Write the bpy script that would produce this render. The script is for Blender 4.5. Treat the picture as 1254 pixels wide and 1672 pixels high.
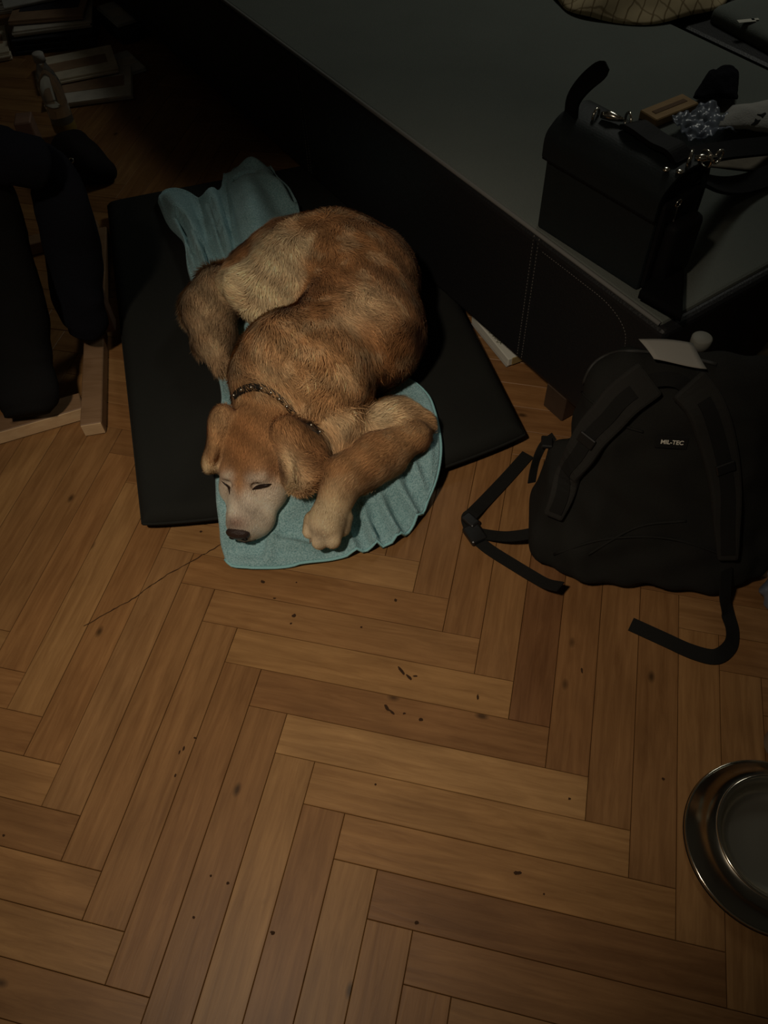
import bpy, bmesh, math, random
import numpy as np
from mathutils import Vector, Matrix, noise
from mathutils.bvhtree import BVHTree
random.seed(7); RNG = np.random.default_rng(7)
for o in list(bpy.data.objects): bpy.data.objects.remove(o)
SC = bpy.context.scene; COL = SC.collection

# ------------------------------------------------------------------ camera
W, H = 1254, 1672
FPX, PITCH, ROLL, CH = 1266.6, math.radians(54.5035), math.radians(-3.47), 1.25724
c_, s_ = math.cos(PITCH), math.sin(PITCH); cr_, sr_ = math.cos(ROLL), math.sin(ROLL)
UP0 = Vector((0, s_, c_)); XA = Vector((1, 0, 0)); FWD = Vector((0, c_, -s_))
CR = cr_*XA + sr_*UP0; CU = -sr_*XA + cr_*UP0
cam = bpy.data.objects.new('camera', bpy.data.cameras.new('camera')); COL.objects.link(cam)
m = Matrix((CR, CU, -FWD)).transposed().to_4x4(); m.translation = (0, 0, CH)
cam.matrix_world = m
cam.data.sensor_fit = 'VERTICAL'; cam.data.sensor_height = 36; cam.data.lens = 36*FPX/H
cam.data.clip_start = .02; cam.data.clip_end = 50
SC.camera = cam

# ------------------------------------------------------------------ light
w = bpy.data.worlds.new('world'); SC.world = w; w.use_nodes = True
w.node_tree.nodes['Background'].inputs[0].default_value = (.55, .62, .6, 1)
w.node_tree.nodes['Background'].inputs[1].default_value = .0012
def spot(name, loc, aim, power, col, size, radius, blend):
    l = bpy.data.lights.new(name, 'SPOT'); l.energy = power; l.color = col
    l.spot_size = math.radians(size); l.spot_blend = blend; l.shadow_soft_size = radius
    o = bpy.data.objects.new(name, l); COL.objects.link(o); o.location = loc
    o.rotation_euler = (Vector(aim)-Vector(loc)).to_track_quat('-Z', 'Y').to_euler()
    return o
spot('ceiling_spotlight', (-.55, -.04, 2.0), (-.17, .77, 0), 72, (1, .84, .65), 56, .07, 1.0)
al = bpy.data.lights.new('rear_fill_light', 'AREA'); al.energy = 5.0; al.color = (1, 1, .87); al.size = .5  # unseen area light added behind the sofa to brighten its top; no window
ao = bpy.data.objects.new('rear_fill_light', al); COL.objects.link(ao); ao.location = (1.05, 2.9, 2.25)
ao.rotation_euler = (Vector((.45, 1.3, .38))-Vector(ao.location)).to_track_quat('-Z', 'Y').to_euler()
SC.view_settings.view_transform = 'Standard'; SC.view_settings.look = 'None'
SC.view_settings.gamma = 1; SC.view_settings.use_curve_mapping = False
SC.view_settings.exposure = 0.0

# ------------------------------------------------------------------ helpers
def ray(x, y):
    return (CR*((x-W/2)/FPX) + CU*((H/2-y)/FPX) + FWD)
def U(x, y, z=0.0):                       # point of the photo that lies at height z
    d = ray(x, y); t = (z-CH)/d.z
    return Vector((0, 0, CH)) + d*t
def UY(x, y, Y):
    d = ray(x, y); return Vector((0, 0, CH)) + d*(Y/d.y)
def hit(bvh, x, y):
    r = bvh.ray_cast(Vector((0, 0, CH)), ray(x, y).normalized())
    if r[0] is None:                      # just outside the outline: take the nearest surface point
        d = ray(x, y); b = None
        for k in range(60):
            q = bvh.find_nearest(Vector((0, 0, CH))+d*(.8+.03*k))
            if q[0] is not None and (b is None or q[3] < b[3]): b = q
        r = b
    return r[0], r[1]

def srgb(r, g, b):
    f = lambda v: (v/255/12.92 if v/255 <= .04045 else ((v/255+.055)/1.055)**2.4)
    return (f(r), f(g), f(b), 1)

def mat(name, col, rough=.6, spec=.3, metal=0, bump=0, bscale=60, var=0, vscale=8, sheen=0, detail=3, trans=0, alpha=1):
    M = bpy.data.materials.new(name); M.use_nodes = True; N = M.node_tree.nodes; L = M.node_tree.links
    p = N['Principled BSDF']
    p.inputs['Base Color'].default_value = (*col[:3], 1); p.inputs['Roughness'].default_value = rough
    p.inputs['Specular IOR Level'].default_value = spec; p.inputs['Metallic'].default_value = metal
    p.inputs['Sheen Weight'].default_value = sheen; p.inputs['Transmission Weight'].default_value = trans
    p.inputs['Alpha'].default_value = alpha
    tc = N.new('ShaderNodeTexCoord')
    if var:
        n = N.new('ShaderNodeTexNoise'); n.inputs['Scale'].default_value = vscale; n.inputs['Detail'].default_value = 4
        L.new(tc.outputs['Object'], n.inputs['Vector'])
        mx = N.new('ShaderNodeMix'); mx.data_type = 'RGBA'
        mx.inputs[6].default_value = (*[v*(1-var) for v in col[:3]], 1); mx.inputs[7].default_value = (*[min(1, v*(1+var)) for v in col[:3]], 1)
        L.new(n.outputs['Fac'], mx.inputs[0]); L.new(mx.outputs[2], p.inputs['Base Color'])
    if bump:
        n = N.new('ShaderNodeTexNoise'); n.inputs['Scale'].default_value = bscale; n.inputs['Detail'].default_value = detail
        L.new(tc.outputs['Object'], n.inputs['Vector'])
        b = N.new('ShaderNodeBump'); b.inputs['Strength'].default_value = bump; b.inputs['Distance'].default_value = .004
        L.new(n.outputs['Fac'], b.inputs['Height']); L.new(b.outputs[0], p.inputs['Normal'])
    return M

def wpos(o):
    v = Vector((0, 0, 0))
    while o: v = v + o.location; o = o.parent
    return v
def obj(name, V, F, m, parent=None, smooth=False):
    off = wpos(parent) if parent else Vector((0, 0, 0))
    me = bpy.data.meshes.new(name)
    V = np.asarray(V, float)-np.array(off)
    me.from_pydata(V.tolist(), [], [tuple(f) for f in F]); me.update()
    if m: me.materials.append(m)
    if smooth: me.polygons.foreach_set('use_smooth', [True]*len(me.polygons))
    o = bpy.data.objects.new(name, me); COL.objects.link(o); o.parent = parent
    return o
def tag(o, label=None, cat=None, group=None, kind=None):
    for k, v in (('label', label), ('category', cat), ('group', group), ('kind', kind)):
        if v: o[k] = v
    return o
def thing(name, label, cat, loc, group=None):
    o = bpy.data.objects.new(name, None); COL.objects.link(o); o.location = loc; o.empty_display_size = .05
    return tag(o, label, cat, group)

class MB:
    def __init__(s): s.V = []; s.F = []
    def add(s, V, F):
        n = len(s.V); s.V += [tuple(v) for v in V]; s.F += [tuple(i+n for i in f) for f in F]; return s
    def build(s, name, m, parent=None, smooth=False): return obj(name, s.V, s.F, m, parent, smooth)
    def rbox(s, c, size, axes=None, r=.004, seg=2):
        bm = bmesh.new(); bmesh.ops.create_cube(bm, size=1)
        for v in bm.verts: v.co = Vector((v.co.x*size[0], v.co.y*size[1], v.co.z*size[2]))
        if r: bmesh.ops.bevel(bm, geom=bm.edges[:], offset=min(r, min(size)*.49), segments=seg, profile=.5, affect='EDGES')
        A = Matrix(axes).transposed() if axes else Matrix.Identity(3)
        bm.verts.index_update()
        V = [A @ v.co + Vector(c) for v in bm.verts]; F = [[v.index for v in f.verts] for f in bm.faces]
        bm.free(); return s.add(V, F)
    def tube(s, pts, r, n=8, cap=True):
        pts = [Vector(p) for p in pts]; rs = r if hasattr(r, '__len__') else [r]*len(pts)
        V = []; F = []; up = None
        for i, p in enumerate(pts):
            t = (pts[min(i+1, len(pts)-1)]-pts[max(i-1, 0)]).normalized()
            if up is None: up = t.orthogonal().normalized()
            up = (up-t*up.dot(t)).normalized(); b = t.cross(up)
            for k in range(n):
                a = 2*math.pi*k/n; V.append(p+(up*math.cos(a)+b*math.sin(a))*rs[i])
        for i in range(len(pts)-1):
            for k in range(n): F.append((i*n+k, i*n+(k+1) % n, (i+1)*n+(k+1) % n, (i+1)*n+k))
        if cap: F.append(tuple(range(n))[::-1]); F.append(tuple((len(pts)-1)*n+k for k in range(n)))
        return s.add(V, F)
    def ribbon(s, pts, nrm, width, th):
        pts = [Vector(p) for p in pts]; V = []; F = []
        ws = width if hasattr(width, '__len__') else [width]*len(pts)
        for i, p in enumerate(pts):
            t = (pts[min(i+1, len(pts)-1)]-pts[max(i-1, 0)]).normalized()
            n = Vector(nrm[i] if isinstance(nrm, list) else nrm); n = (n-t*n.dot(t)).normalized(); b = t.cross(n)
            for a, q in ((-1, -.5), (1, -.5), (1, .5), (-1, .5)): V.append(p+b*(a*ws[i]/2)+n*(q*th))
        for i in range(len(pts)-1):
            for k in range(4): F.append((i*4+k, i*4+(k+1) % 4, i*4+4+(k+1) % 4, i*4+4+k))
        F.append((3, 2, 1, 0)); e = len(pts)*4-4; F.append((e, e+1, e+2, e+3))
        return s.add(V, F)
    def ell(s, c, r, axes=None, nu=16, nv=10):
        A = Matrix(axes).transposed() if axes else Matrix.Identity(3); c = Vector(c); V = []; F = []
        for j in range(1, nv):
            p = math.pi*j/nv
            for i in range(nu):
                a = 2*math.pi*i/nu
                V.append(c+A @ Vector((r[0]*math.sin(p)*math.cos(a), r[1]*math.sin(p)*math.sin(a), r[2]*math.cos(p))))
        t = len(V); V += [c+A @ Vector((0, 0, r[2])), c-A @ Vector((0, 0, r[2]))]
        for j in range(nv-2):
            for i in range(nu): F.append((j*nu+i, (j+1)*nu+i, (j+1)*nu+(i+1) % nu, j*nu+(i+1) % nu))
        for i in range(nu): F.append((t, i, (i+1) % nu)); F.append((t+1, (nv-2)*nu+(i+1) % nu, (nv-2)*nu+i))
        return s.add(V, F)
    def lathe(s, c, prof, n=48):
        c = Vector(c); V = []; F = []
        for r, z in prof:
            for i in range(n): a = 2*math.pi*i/n; V.append(c+Vector((r*math.cos(a), r*math.sin(a), z)))
        for j in range(len(prof)-1):
            for i in range(n): F.append((j*n+i, j*n+(i+1) % n, (j+1)*n+(i+1) % n, (j+1)*n+i))
        return s.add(V, F)
def spline(pts, n=8):
    P = [Vector(p) for p in pts]; P = [P[0]*2-P[1]]+P+[P[-1]*2-P[-2]]; out = []
    for i in range(1, len(P)-2):
        for k in range(n):
            t = k/n; a, b, c, d = P[i-1:i+3]
            out.append(.5*((2*b)+(c-a)*t+(2*a-5*b+4*c-d)*t*t+(3*b-a-3*c+d)*t**3))
    out.append(P[-2]); return out
def resample(pts, n):
    P = np.array([list(p) for p in pts]); d = np.r_[0, np.cumsum(np.linalg.norm(np.diff(P, axis=0), axis=1))]
    t = np.linspace(0, d[-1], n); return np.stack([np.interp(t, d, P[:, k]) for k in range(P.shape[1])], 1)

# ---- signed distance modelling + surface nets
class Field:
    def __init__(s, lo, hi, h):
        s.lo = np.array(lo, float); s.h = h; s.n = (np.ceil((np.array(hi)-s.lo)/h).astype(int)+1)
        s.ax = [s.lo[k]+h*np.arange(s.n[k]) for k in range(3)]
        s.F = np.full(s.n, 1.0, np.float32)
    def local(s, c0, c1):
        a = np.clip(np.floor((c0-s.lo)/s.h).astype(int), 0, s.n-1); b = np.clip(np.ceil((c1-s.lo)/s.h).astype(int)+1, 1, s.n)
        return tuple(slice(a[k], max(b[k], a[k]+1)) for k in range(3))
    def add(s, prim, k, G=None):
        G = s.F if G is None else G
        m_ = k+.03
        sl = s.local(prim.lo-m_, prim.hi+m_)
        P = np.stack(np.meshgrid(*[s.ax[i][sl[i]] for i in range(3)], indexing='ij'), -1).astype(np.float32)
        G[sl] = smin(G[sl], prim(P), k)
def smin(a, b, k):
    h = np.maximum(k-np.abs(a-b), 0)/k
    return np.minimum(a, b)-h*h*k*.25
class Cone:
    def __init__(s, a, ra, b, rb, **kw):
        s.a = np.array(a, float); s.b = np.array(b, float); s.ra = ra; s.rb = rb; s.kw = kw
        r = max(ra, rb); s.lo = np.minimum(s.a, s.b)-r; s.hi = np.maximum(s.a, s.b)+r
    def __call__(s, P):
        d = s.b-s.a; L2 = max(d @ d, 1e-9); t = np.clip(((P-s.a) @ d)/L2, 0, 1)
        return np.linalg.norm(P-s.a-t[..., None]*d, axis=-1)-(s.ra+(s.rb-s.ra)*t)
class Ell:
    def __init__(s, c, r, A=None, **kw):
        s.c = np.array(c, float); s.r = np.array(r, float); s.A = np.eye(3) if A is None else np.array(A, float); s.kw = kw
        R = s.r.max(); s.lo = s.c-R; s.hi = s.c+R
    def __call__(s, P):
        q = (P-s.c) @ s.A.T; k0 = np.linalg.norm(q/s.r, axis=-1); k1 = np.linalg.norm(q/s.r**2, axis=-1)
        return k0*(k0-1)/np.maximum(k1, 1e-6)
def surface_nets(f):
    F = f.F; n = F.shape; ins = F < 0
    c = np.zeros((n[0]-1, n[1]-1, n[2]-1), np.int8)
    for dx in (0, 1):
        for dy in (0, 1):
            for dz in (0, 1): c += ins[dx:n[0]-1+dx, dy:n[1]-1+dy, dz:n[2]-1+dz]
    act = np.argwhere((c > 0) & (c < 8)); idx = -np.ones(c.shape, np.int64); idx[tuple(act.T)] = np.arange(len(act))
    acc = np.zeros((len(act), 3)); cnt = np.zeros(len(act))
    cor = [(x, y, z) for x in (0, 1) for y in (0, 1) for z in (0, 1)]
    for i in range(8):
        for j in range(i+1, 8):
            d = np.array(cor[j])-np.array(cor[i])
            if np.abs(d).sum() != 1: continue
            a = F[tuple((act+cor[i]).T)]; b = F[tuple((act+cor[j]).T)]; x = (a < 0) != (b < 0)
            t = np.where(x, a/np.where(x, a-b, 1), 0)
            acc += np.where(x[:, None], np.array(cor[i])+t[:, None]*d, 0); cnt += x
    V = f.lo+f.h*(act+acc/cnt[:, None]); Q = []
    for ax in range(3):
        a1, a2 = (ax+1) % 3, (ax+2) % 3
        e = np.zeros(3, int); e[ax] = 1
        A = ins; B = np.roll(ins, -1, ax); x = A != B
        sl = [slice(1, -1)]*3; sl[ax] = slice(0, -1)
        mk = np.zeros(n, bool); mk[tuple(sl)] = x[tuple(sl)]
        g = np.argwhere(mk); u = np.zeros(3, int); u[a1] = 1; v = np.zeros(3, int); v[a2] = 1
        ok = (g[:, a1] >= 1) & (g[:, a2] >= 1) & (g[:, a1] < n[a1]-1) & (g[:, a2] < n[a2]-1); g = g[ok]
        q = np.stack([idx[tuple((g-u-v).T)], idx[tuple((g-v).T)], idx[tuple(g.T)], idx[tuple((g-u).T)]], 1)
        fl = A[tuple(g.T)]; q[~fl] = q[~fl][:, ::-1]; Q.append(q)
    Q = np.concatenate(Q); Q = Q[(Q >= 0).all(1)]
    return V, Q
def np_mesh(name, V, Q, m, parent, smooth=True):
    off = np.array(wpos(parent)) if parent else 0
    me = bpy.data.meshes.new(name); k = Q.shape[1]
    me.vertices.add(len(V)); me.vertices.foreach_set('co', (V-off).astype(np.float32).ravel())
    me.loops.add(Q.size); me.loops.foreach_set('vertex_index', Q.astype(np.int32).ravel())
    me.polygons.add(len(Q)); me.polygons.foreach_set('loop_start', np.arange(0, Q.size, k, dtype=np.int32))
    me.update(calc_edges=True); me.validate()
    if smooth: me.polygons.foreach_set('use_smooth', np.ones(len(me.polygons), bool))
    me.materials.append(m)
    o = bpy.data.objects.new(name, me); COL.objects.link(o); o.parent = parent
    return o
def text(body, m, parent, origin, xdir, ydir, size, depth=.0004, name='lettering', bold=0):
    cu = bpy.data.curves.new(name, 'FONT'); cu.body = body; cu.size = size; cu.extrude = depth; cu.offset = bold
    cu.align_x = 'CENTER'; cu.align_y = 'CENTER'
    t = bpy.data.objects.new(name, cu); COL.objects.link(t)
    dg = bpy.context.evaluated_depsgraph_get(); me = bpy.data.meshes.new_from_object(t.evaluated_get(dg))
    bpy.data.objects.remove(t)
    x = Vector(xdir).normalized(); z = x.cross(Vector(ydir)).normalized(); y = z.cross(x)
    M4 = Matrix((x, y, z)).transposed().to_4x4(); M4.translation = Vector(origin)-wpos(parent); me.transform(M4)
    me.materials.clear(); me.materials.append(m)
    o = bpy.data.objects.new(name, me); COL.objects.link(o); o.parent = parent; return o

# ------------------------------------------------------------------ room shell
M_wall = mat('wall_paint', (.5, .48, .44), .9, .1, bump=.1, bscale=200)
def slab(name, c, size): return tag(MB().rbox(c, size, r=0).build(name, M_wall), kind='structure')
slab('wall_back', (0, 4.55, 1.3), (5.2, .1, 2.6)); slab('wall_left', (-2.55, 1.5, 1.3), (.1, 6.2, 2.6))
slab('wall_right', (2.55, 1.5, 1.3), (.1, 6.2, 2.6)); slab('wall_front', (0, -1.55, 1.3), (5.2, .1, 2.6))
slab('ceiling', (0, 1.5, 2.65), (5.2, 6.2, .1))

# floor: herringbone oak staves
def wood_mat(name, base, dark, rough=.42, usecol=True, scale=1.0):
    M = bpy.data.materials.new(name); M.use_nodes = True; N = M.node_tree.nodes; L = M.node_tree.links; p = N['Principled BSDF']
    tc = N.new('ShaderNodeTexCoord'); oi = N.new('ShaderNodeObjectInfo')
    off = N.new('ShaderNodeVectorMath'); off.operation = 'MULTIPLY_ADD'
    cmb = N.new('ShaderNodeCombineXYZ')
    for k in range(3): L.new(oi.outputs['Random'], cmb.inputs[k])
    off.inputs[1].default_value = (37, 23, 11); L.new(cmb.outputs[0], off.inputs[0]); L.new(tc.outputs['Object'], off.inputs[2])
    mp = N.new('ShaderNodeMapping'); mp.inputs['Scale'].default_value = (2.2*scale, 26*scale, 26*scale); L.new(off.outputs[0], mp.inputs[0])
    n1 = N.new('ShaderNodeTexNoise'); n1.inputs['Scale'].default_value = 3.0; n1.inputs['Detail'].default_value = 8; n1.inputs['Roughness'].default_value = .65; n1.inputs['Distortion'].default_value = .6
    L.new(mp.outputs[0], n1.inputs[0])
    mp2 = N.new('ShaderNodeMapping'); mp2.inputs['Scale'].default_value = (5, 11, 11); L.new(off.outputs[0], mp2.inputs[0])
    n2 = N.new('ShaderNodeTexNoise'); n2.inputs['Scale'].default_value = 1.6; n2.inputs['Detail'].default_value = 3; L.new(mp2.outputs[0], n2.inputs[0])
    r1 = N.new('ShaderNodeValToRGB'); r1.color_ramp.elements[0].position = .3; r1.color_ramp.elements[1].position = .68
    r1.color_ramp.elements[0].color = (*dark, 1); r1.color_ramp.elements[1].color = (*base, 1); L.new(n1.outputs['Fac'], r1.inputs[0])
    mx = N.new('ShaderNodeMix'); mx.data_type = 'RGBA'; mx.blend_type = 'MULTIPLY'; mx.inputs[0].default_value = 1
    r2 = N.new('ShaderNodeValToRGB'); r2.color_ramp.elements[0].color = (.84, .82, .80, 1); r2.color_ramp.elements[1].color = (1.06, 1.05, 1.04, 1)
    r2.color_ramp.elements[0].position = .3; r2.color_ramp.elements[1].position = .7
    L.new(n2.outputs['Fac'], r2.inputs[0]); L.new(r1.outputs[0], mx.inputs[6]); L.new(r2.outputs[0], mx.inputs[7])
    # knots and flecks
    vo = N.new('ShaderNodeTexVoronoi'); vo.inputs['Scale'].default_value = 9; mp3 = N.new('ShaderNodeMapping'); mp3.inputs['Scale'].default_value = (.8, 1.5, 1)
    L.new(off.outputs[0], mp3.inputs[0]); L.new(mp3.outputs[0], vo.inputs[0])
    lt = N.new('ShaderNodeMapRange'); lt.inputs[1].default_value = .03; lt.inputs[2].default_value = .1; lt.inputs[3].default_value = .3; lt.inputs[4].default_value = 1
    L.new(vo.outputs['Distance'], lt.inputs[0])
    mk = N.new('ShaderNodeMix'); mk.data_type = 'RGBA'; mk.blend_type = 'MULTIPLY'; mk.inputs[0].default_value = 1
    L.new(mx.outputs[2], mk.inputs[6]); L.new(lt.outputs[0], mk.inputs[7])
    last = mk.outputs[2]
    if usecol:
        mc = N.new('ShaderNodeMix'); mc.data_type = 'RGBA'; mc.blend_type = 'MULTIPLY'; mc.inputs[0].default_value = 1
        L.new(last, mc.inputs[6]); L.new(oi.outputs['Color'], mc.inputs[7]); last = mc.outputs[2]
    L.new(last, p.inputs['Base Color']); p.inputs['Roughness'].default_value = rough; p.inputs['Specular IOR Level'].default_value = .28
    b = N.new('ShaderNodeBump'); b.inputs['Strength'].default_value = .12; b.inputs['Distance'].default_value = .002
    L.new(n1.outputs['Fac'], b.inputs['Height']); L.new(b.outputs[0], p.inputs['Normal'])
    return M
M_oak = wood_mat('oak_parquet', (.355, .195, .080), (.225, .113, .043))
M_joint = mat('joint_filler', (.035, .019, .009), .9, .1)
floor = tag(MB().rbox((0, 1.5, -.03), (5.2, 6.2, .03), r=0).build('floor', M_joint), kind='structure')
SW, SL = .068, .068*7.3677
th_ = math.radians(-15.6168); BD = Vector((math.cos(th_), math.sin(th_), 0)); AD = Vector((-math.sin(th_), math.cos(th_), 0))
P0 = Vector((-5.47901*SW, 12.16629*SW, 0)); LN = SL/SW
def stave_mesh():
    l, w_ = SL/2-.0004, SW/2-.0004; e = .0008; V = []
    for z, i in ((-.016, 0), (-.0007, 0), (0, e)):
        V += [(-l+i, -w_+i, z), (l-i, -w_+i, z), (l-i, w_-i, z), (-l+i, w_-i, z)]
    F = [(8, 9, 10, 11)]
    for q in (0, 4):
        for k in range(4): F.append((q+k, q+(k+1) % 4, q+4+(k+1) % 4, q+4+k))
    me = bpy.data.meshes.new('plank'); me.from_pydata(V, [], F); me.materials.append(M_oak); me.update(); return me
PLK = stave_mesh()
TONES = [(1, 1, 1), (1.06, 1.05, 1.0), (.86, .82, .78), (.92, .87, .82), (1.12, 1.14, 1.1), (.82, .76, .72), (1.02, .96, .9), (.95, .92, .88)]
FIX = {('B', 0, 1): (1.05, 1.03, .98), ('B', 0, 2): (1.2, 1.22, 1.15), ('B', 0, 3): (.88, .82, .78), ('B', 0, 4): (1.34, 1.42, 1.42), ('B', 0, 5): (1.2, 1.22, 1.16),
       ('B', 0, 6): (1.12, 1.1, 1.02), ('B', 0, 7): (.74, .68, .66), ('B', 0, 8): (.9, .86, .85), ('A', 1, 3): (.66, .58, .58), ('B', 0, 0): (1.0, .95, .88)}
k_ = 0
for i in range(-45, 46):
    for j in range(-4, 5):
        for kd in 'AB':
            if kd == 'B': u0, v0 = i+LN/2, -i-.5
            else: u0, v0 = i-.5, -i-LN/2
            u0 += j*LN; v0 += j*LN
            c = P0+BD*(u0*SW)+AD*(v0*SW); c.z = 0
            # keep what the photo can see (plus a stave's margin)
            yy = c.y; half = .62+.36*max(yy, 0)
            if not (-.25 < yy < 3.55 and -half-.22 < c.x < half+.30): continue
            d = (c-Vector((.477, .952, 0))); 
            if d.dot(Vector((-.516, .857, 0))) > .35 and d.dot(Vector((.857, .516, 0))) > .45: continue
            o = bpy.data.objects.new('plank', PLK); COL.objects.link(o); o.parent = floor
            ang = th_ if kd == 'B' else th_+math.pi/2
            o.location = (c.x, c.y, random.uniform(-.0005, 0)); o.rotation_euler = (random.uniform(-.002, .002), 0, ang)
            tn = FIX.get((kd, j, i)) or random.choice(TONES); o.color = (*tn, 1); k_ += 1
pass  # planks

# ------------------------------------------------------------------ black sofa bed
SU, SV = Vector((-.5155, .8569, 0)), Vector((.8569, .5155, 0)); SCN = Vector((.477, .952, 0)); ZT = .38
def S(u, v, z): return SCN+SU*u+SV*v+Vector((0, 0, z))
AX = (SU, SV, Vector((0, 0, 1)))
M_leath = mat('black_leatherette', (.014, .014, .015), .5, .35, bump=.25, bscale=260)
M_grey = mat('grey_fabric', (.15, .165, .148), .95, .1, bump=.4, bscale=500, var=.12, vscale=5)
M_thr = mat('pale_thread', (.22, .2, .18), .8, .2)
M_darkwood = mat('dark_wood', (.07, .045, .03), .6, .2, var=.3, vscale=20)
SLEN, SWD = 3.2, .82
sofa = thing('sofa_bed', 'black leatherette sofa bed with flat grey fabric top and pale stitching behind the dog', 'sofa', S(0, 0, 0))
MB().rbox(S(SLEN/2, SWD/2, (.07+ZT-.004)/2), (SLEN, SWD, ZT-.004-.07), AX, .012, 3).build('body', M_leath, sofa)
MB().rbox(S(SLEN/2+.008, SWD/2, ZT-.008), (SLEN-.02, SWD-.016, .02), AX, .006, 2).build('seat_top', M_grey, sofa)
mb = MB(); mb.tube([S(.02, .007, ZT-.001), S(SLEN-.02, .007, ZT-.001)], .0042, 6); mb.build('edge_piping', mat('piping_grey', (.2, .2, .19), .7, .2), sofa, True)
for u, v in ((.175, .002), (.19, .65), (2.9, .02), (2.9, .7)):
    MB().rbox(S(u+.03, v+.035, .036), (.06, .065, .07), AX, .003, 1).build('leg', M_darkwood, sofa)
def stitch(pts, gap=.004, ln=.0045, r=.0007):
    P = resample(pts, max(3, int(sum((Vector(pts[i+1])-Vector(pts[i])).length for i in range(len(pts)-1))/.0015)))
    mb = MB(); step = int((gap+ln)/.0015); L_ = int(ln/.0015)
    for i in range(0, len(P)-L_, step): mb.tube([P[i], P[i+L_]], r, 4)
    return mb
for us in (.318, 1.20):
    mb = MB()
    for du in (0, .014):
        path = [S(us+du-.004, -.0012, .085+q*(ZT-.02-.085)/10) for q in range(11)]+[S(us+du, .004, ZT-.006)]
        q = stitch(path); mb.add(q.V, q.F)
    mb.build('stitching', M_thr, sofa)
    mbs = MB(); mbs.tube([S(us+.005, -.0004, .08), S(us+.005, -.0004, ZT-.012)], .0014, 5); mbs.build('seam', M_leath, sofa)
path = spline([S(.30, -.001, ZT-.022), S(.2, -.001, ZT-.023), S(.13, -.001, ZT-.026), S(.085, -.001, ZT-.045), S(.068, -.001, ZT-.08), S(.064, -.001, .2), S(.064, -.001, .1)], 10)
stitch(path, .003, .004, .0005).build('stitching', M_thr, sofa)
# rear section of the sofa bed across a dark gap
rear = thing('sofa_section', 'grey rear cushion of the sofa beyond the black gap with a small white tag', 'sofa', S(.3, .84, 0))
MB().rbox(S(.9, 1.245, .185), (2.4, .80, .37), AX, .012, 2).build('base', M_leath, rear)
f_ = Field(S(.3, 1.2, .3)-Vector((.75, .75, 0)), S(.3, 1.2, .5)+Vector((.75, .75, 0)), .014)
X = np.stack(np.meshgrid(*f_.ax, indexing='ij'), -1)-np.array(S(0, 0, 0))
u_ = X @ np.array(SU); v_ = X @ np.array(SV); z_ = X[..., 2]
vv_ = v_-.09*u_; q = np.stack([np.abs(u_-.30)-.43, np.abs(vv_-1.12)-.26, np.abs(z_-.382)-.003], -1)
f_.F = (np.linalg.norm(np.maximum(q, 0), axis=-1)+np.minimum(q.max(-1), 0)-.020).astype(np.float32)
V, Q = surface_nets(f_); np_mesh('cushion', V, Q, M_grey, rear)
tp = U(1219, 34, .407); tx = (U(1240, 32, .407)-tp).normalized(); ty = Vector((0, 0, 1)).cross(tx)
mb = MB(); mb.rbox(tp, (.042, .015, .0015), (tx, ty, Vector((0, 0, 1))), .0004, 1); mb.rbox(tp+tx*.022+ty*.003, (.018, .009, .0015), (tx, ty, Vector((0, 0, 1))), .0004, 1)
mb.build('care_tag', mat('tag_white', (.62, .6, .52), .8), rear)

# ------------------------------------------------------------------ dark dog cushion
CB = Vector((-.470, .882, 0)); CT = Vector((-.708, 1.965, 0)); CRR = Vector((.30, 1.050, 0))
cx = (CRR-CB); CLX = cx.length; cx.normalize(); cy = Vector((-cx.y, cx.x, 0)); CLY = (CT-CB).dot(cy)
SK = (CT-CB).dot(cx)/CLY
CHT = .062
def cloc(x, y):
    dx, dy = x-CB.x, y-CB.y; b = dx*cy.x+dy*cy.y; a = dx*cx.x+dy*cx.y-SK*b; return a, b
def bowF(a): t = np.clip(a/CLX, 0, 1); return .048*np.sin(np.pi*t)**.8
def cdist(x, y):                          # >0 outside the cushion outline
    a, b = cloc(x, y); b = b+bowF(a)
    L_ = CLX; qx = np.maximum(-a, a-L_); qy = np.maximum(-b, b-CLY-.03)
    return np.hypot(np.maximum(qx, 0), np.maximum(qy, 0))+np.minimum(np.maximum(qx, qy), 0)
M_cush = mat('charcoal_canvas', (.019, .020, .018), .95, .15, bump=.35, bscale=700, var=.2, vscale=6)
na, nb = 72, 96
def cgrid(sign):
    V = []
    for j in range(nb):
        for i in range(na):
            fa = .5-.5*math.cos(math.pi*i/(na-1)); fb = .5-.5*math.cos(math.pi*j/(nb-1))
            a = fa*CLX; b = fb*CLY; bo = float(bowF(a)); b2 = b-bo*(1-fb)
            e = min(a, CLX-a, b, CLY-b); r = math.sqrt(max(0, 1-(1-min(e/.03, 1))**2))
            p = CB+cx*(a+SK*b2)+cy*b2
            nz = noise.noise(Vector((p.x*6, p.y*6, 1)))*.004*r if sign > 0 else 0
            cr = 1-.25*math.exp(-((min(a, CLX-a)+min(b, CLY-b))/.03)**2)
            V.append((p.x, p.y, .031+sign*.028*r*cr+nz+(.0 if sign > 0 else 0)))
    return V
Vt, Vb = cgrid(1), cgrid(-1); F = []
for j in range(nb-1):
    for i in range(na-1):
        q = (j*na+i, j*na+i+1, (j+1)*na+i+1, (j+1)*na+i); F.append(q); F.append(tuple(k+na*nb for k in q[::-1]))
cush = thing('dog_cushion', 'large flat charcoal dog cushion lying on parquet under the dog', 'cushion', CB)
obj('cover', Vt+Vb, F, M_cush, cush, True)
edge = [Vt[i] for i in range(na)]+[Vt[j*na+na-1] for j in range(1, nb)]+[Vt[(nb-1)*na+i] for i in range(na-2, -1, -1)]+[Vt[j*na] for j in range(nb-2, -1, -1)]
MB().tube(edge, .0035, 6, False).build('piping', M_cush, cush, True)

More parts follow.
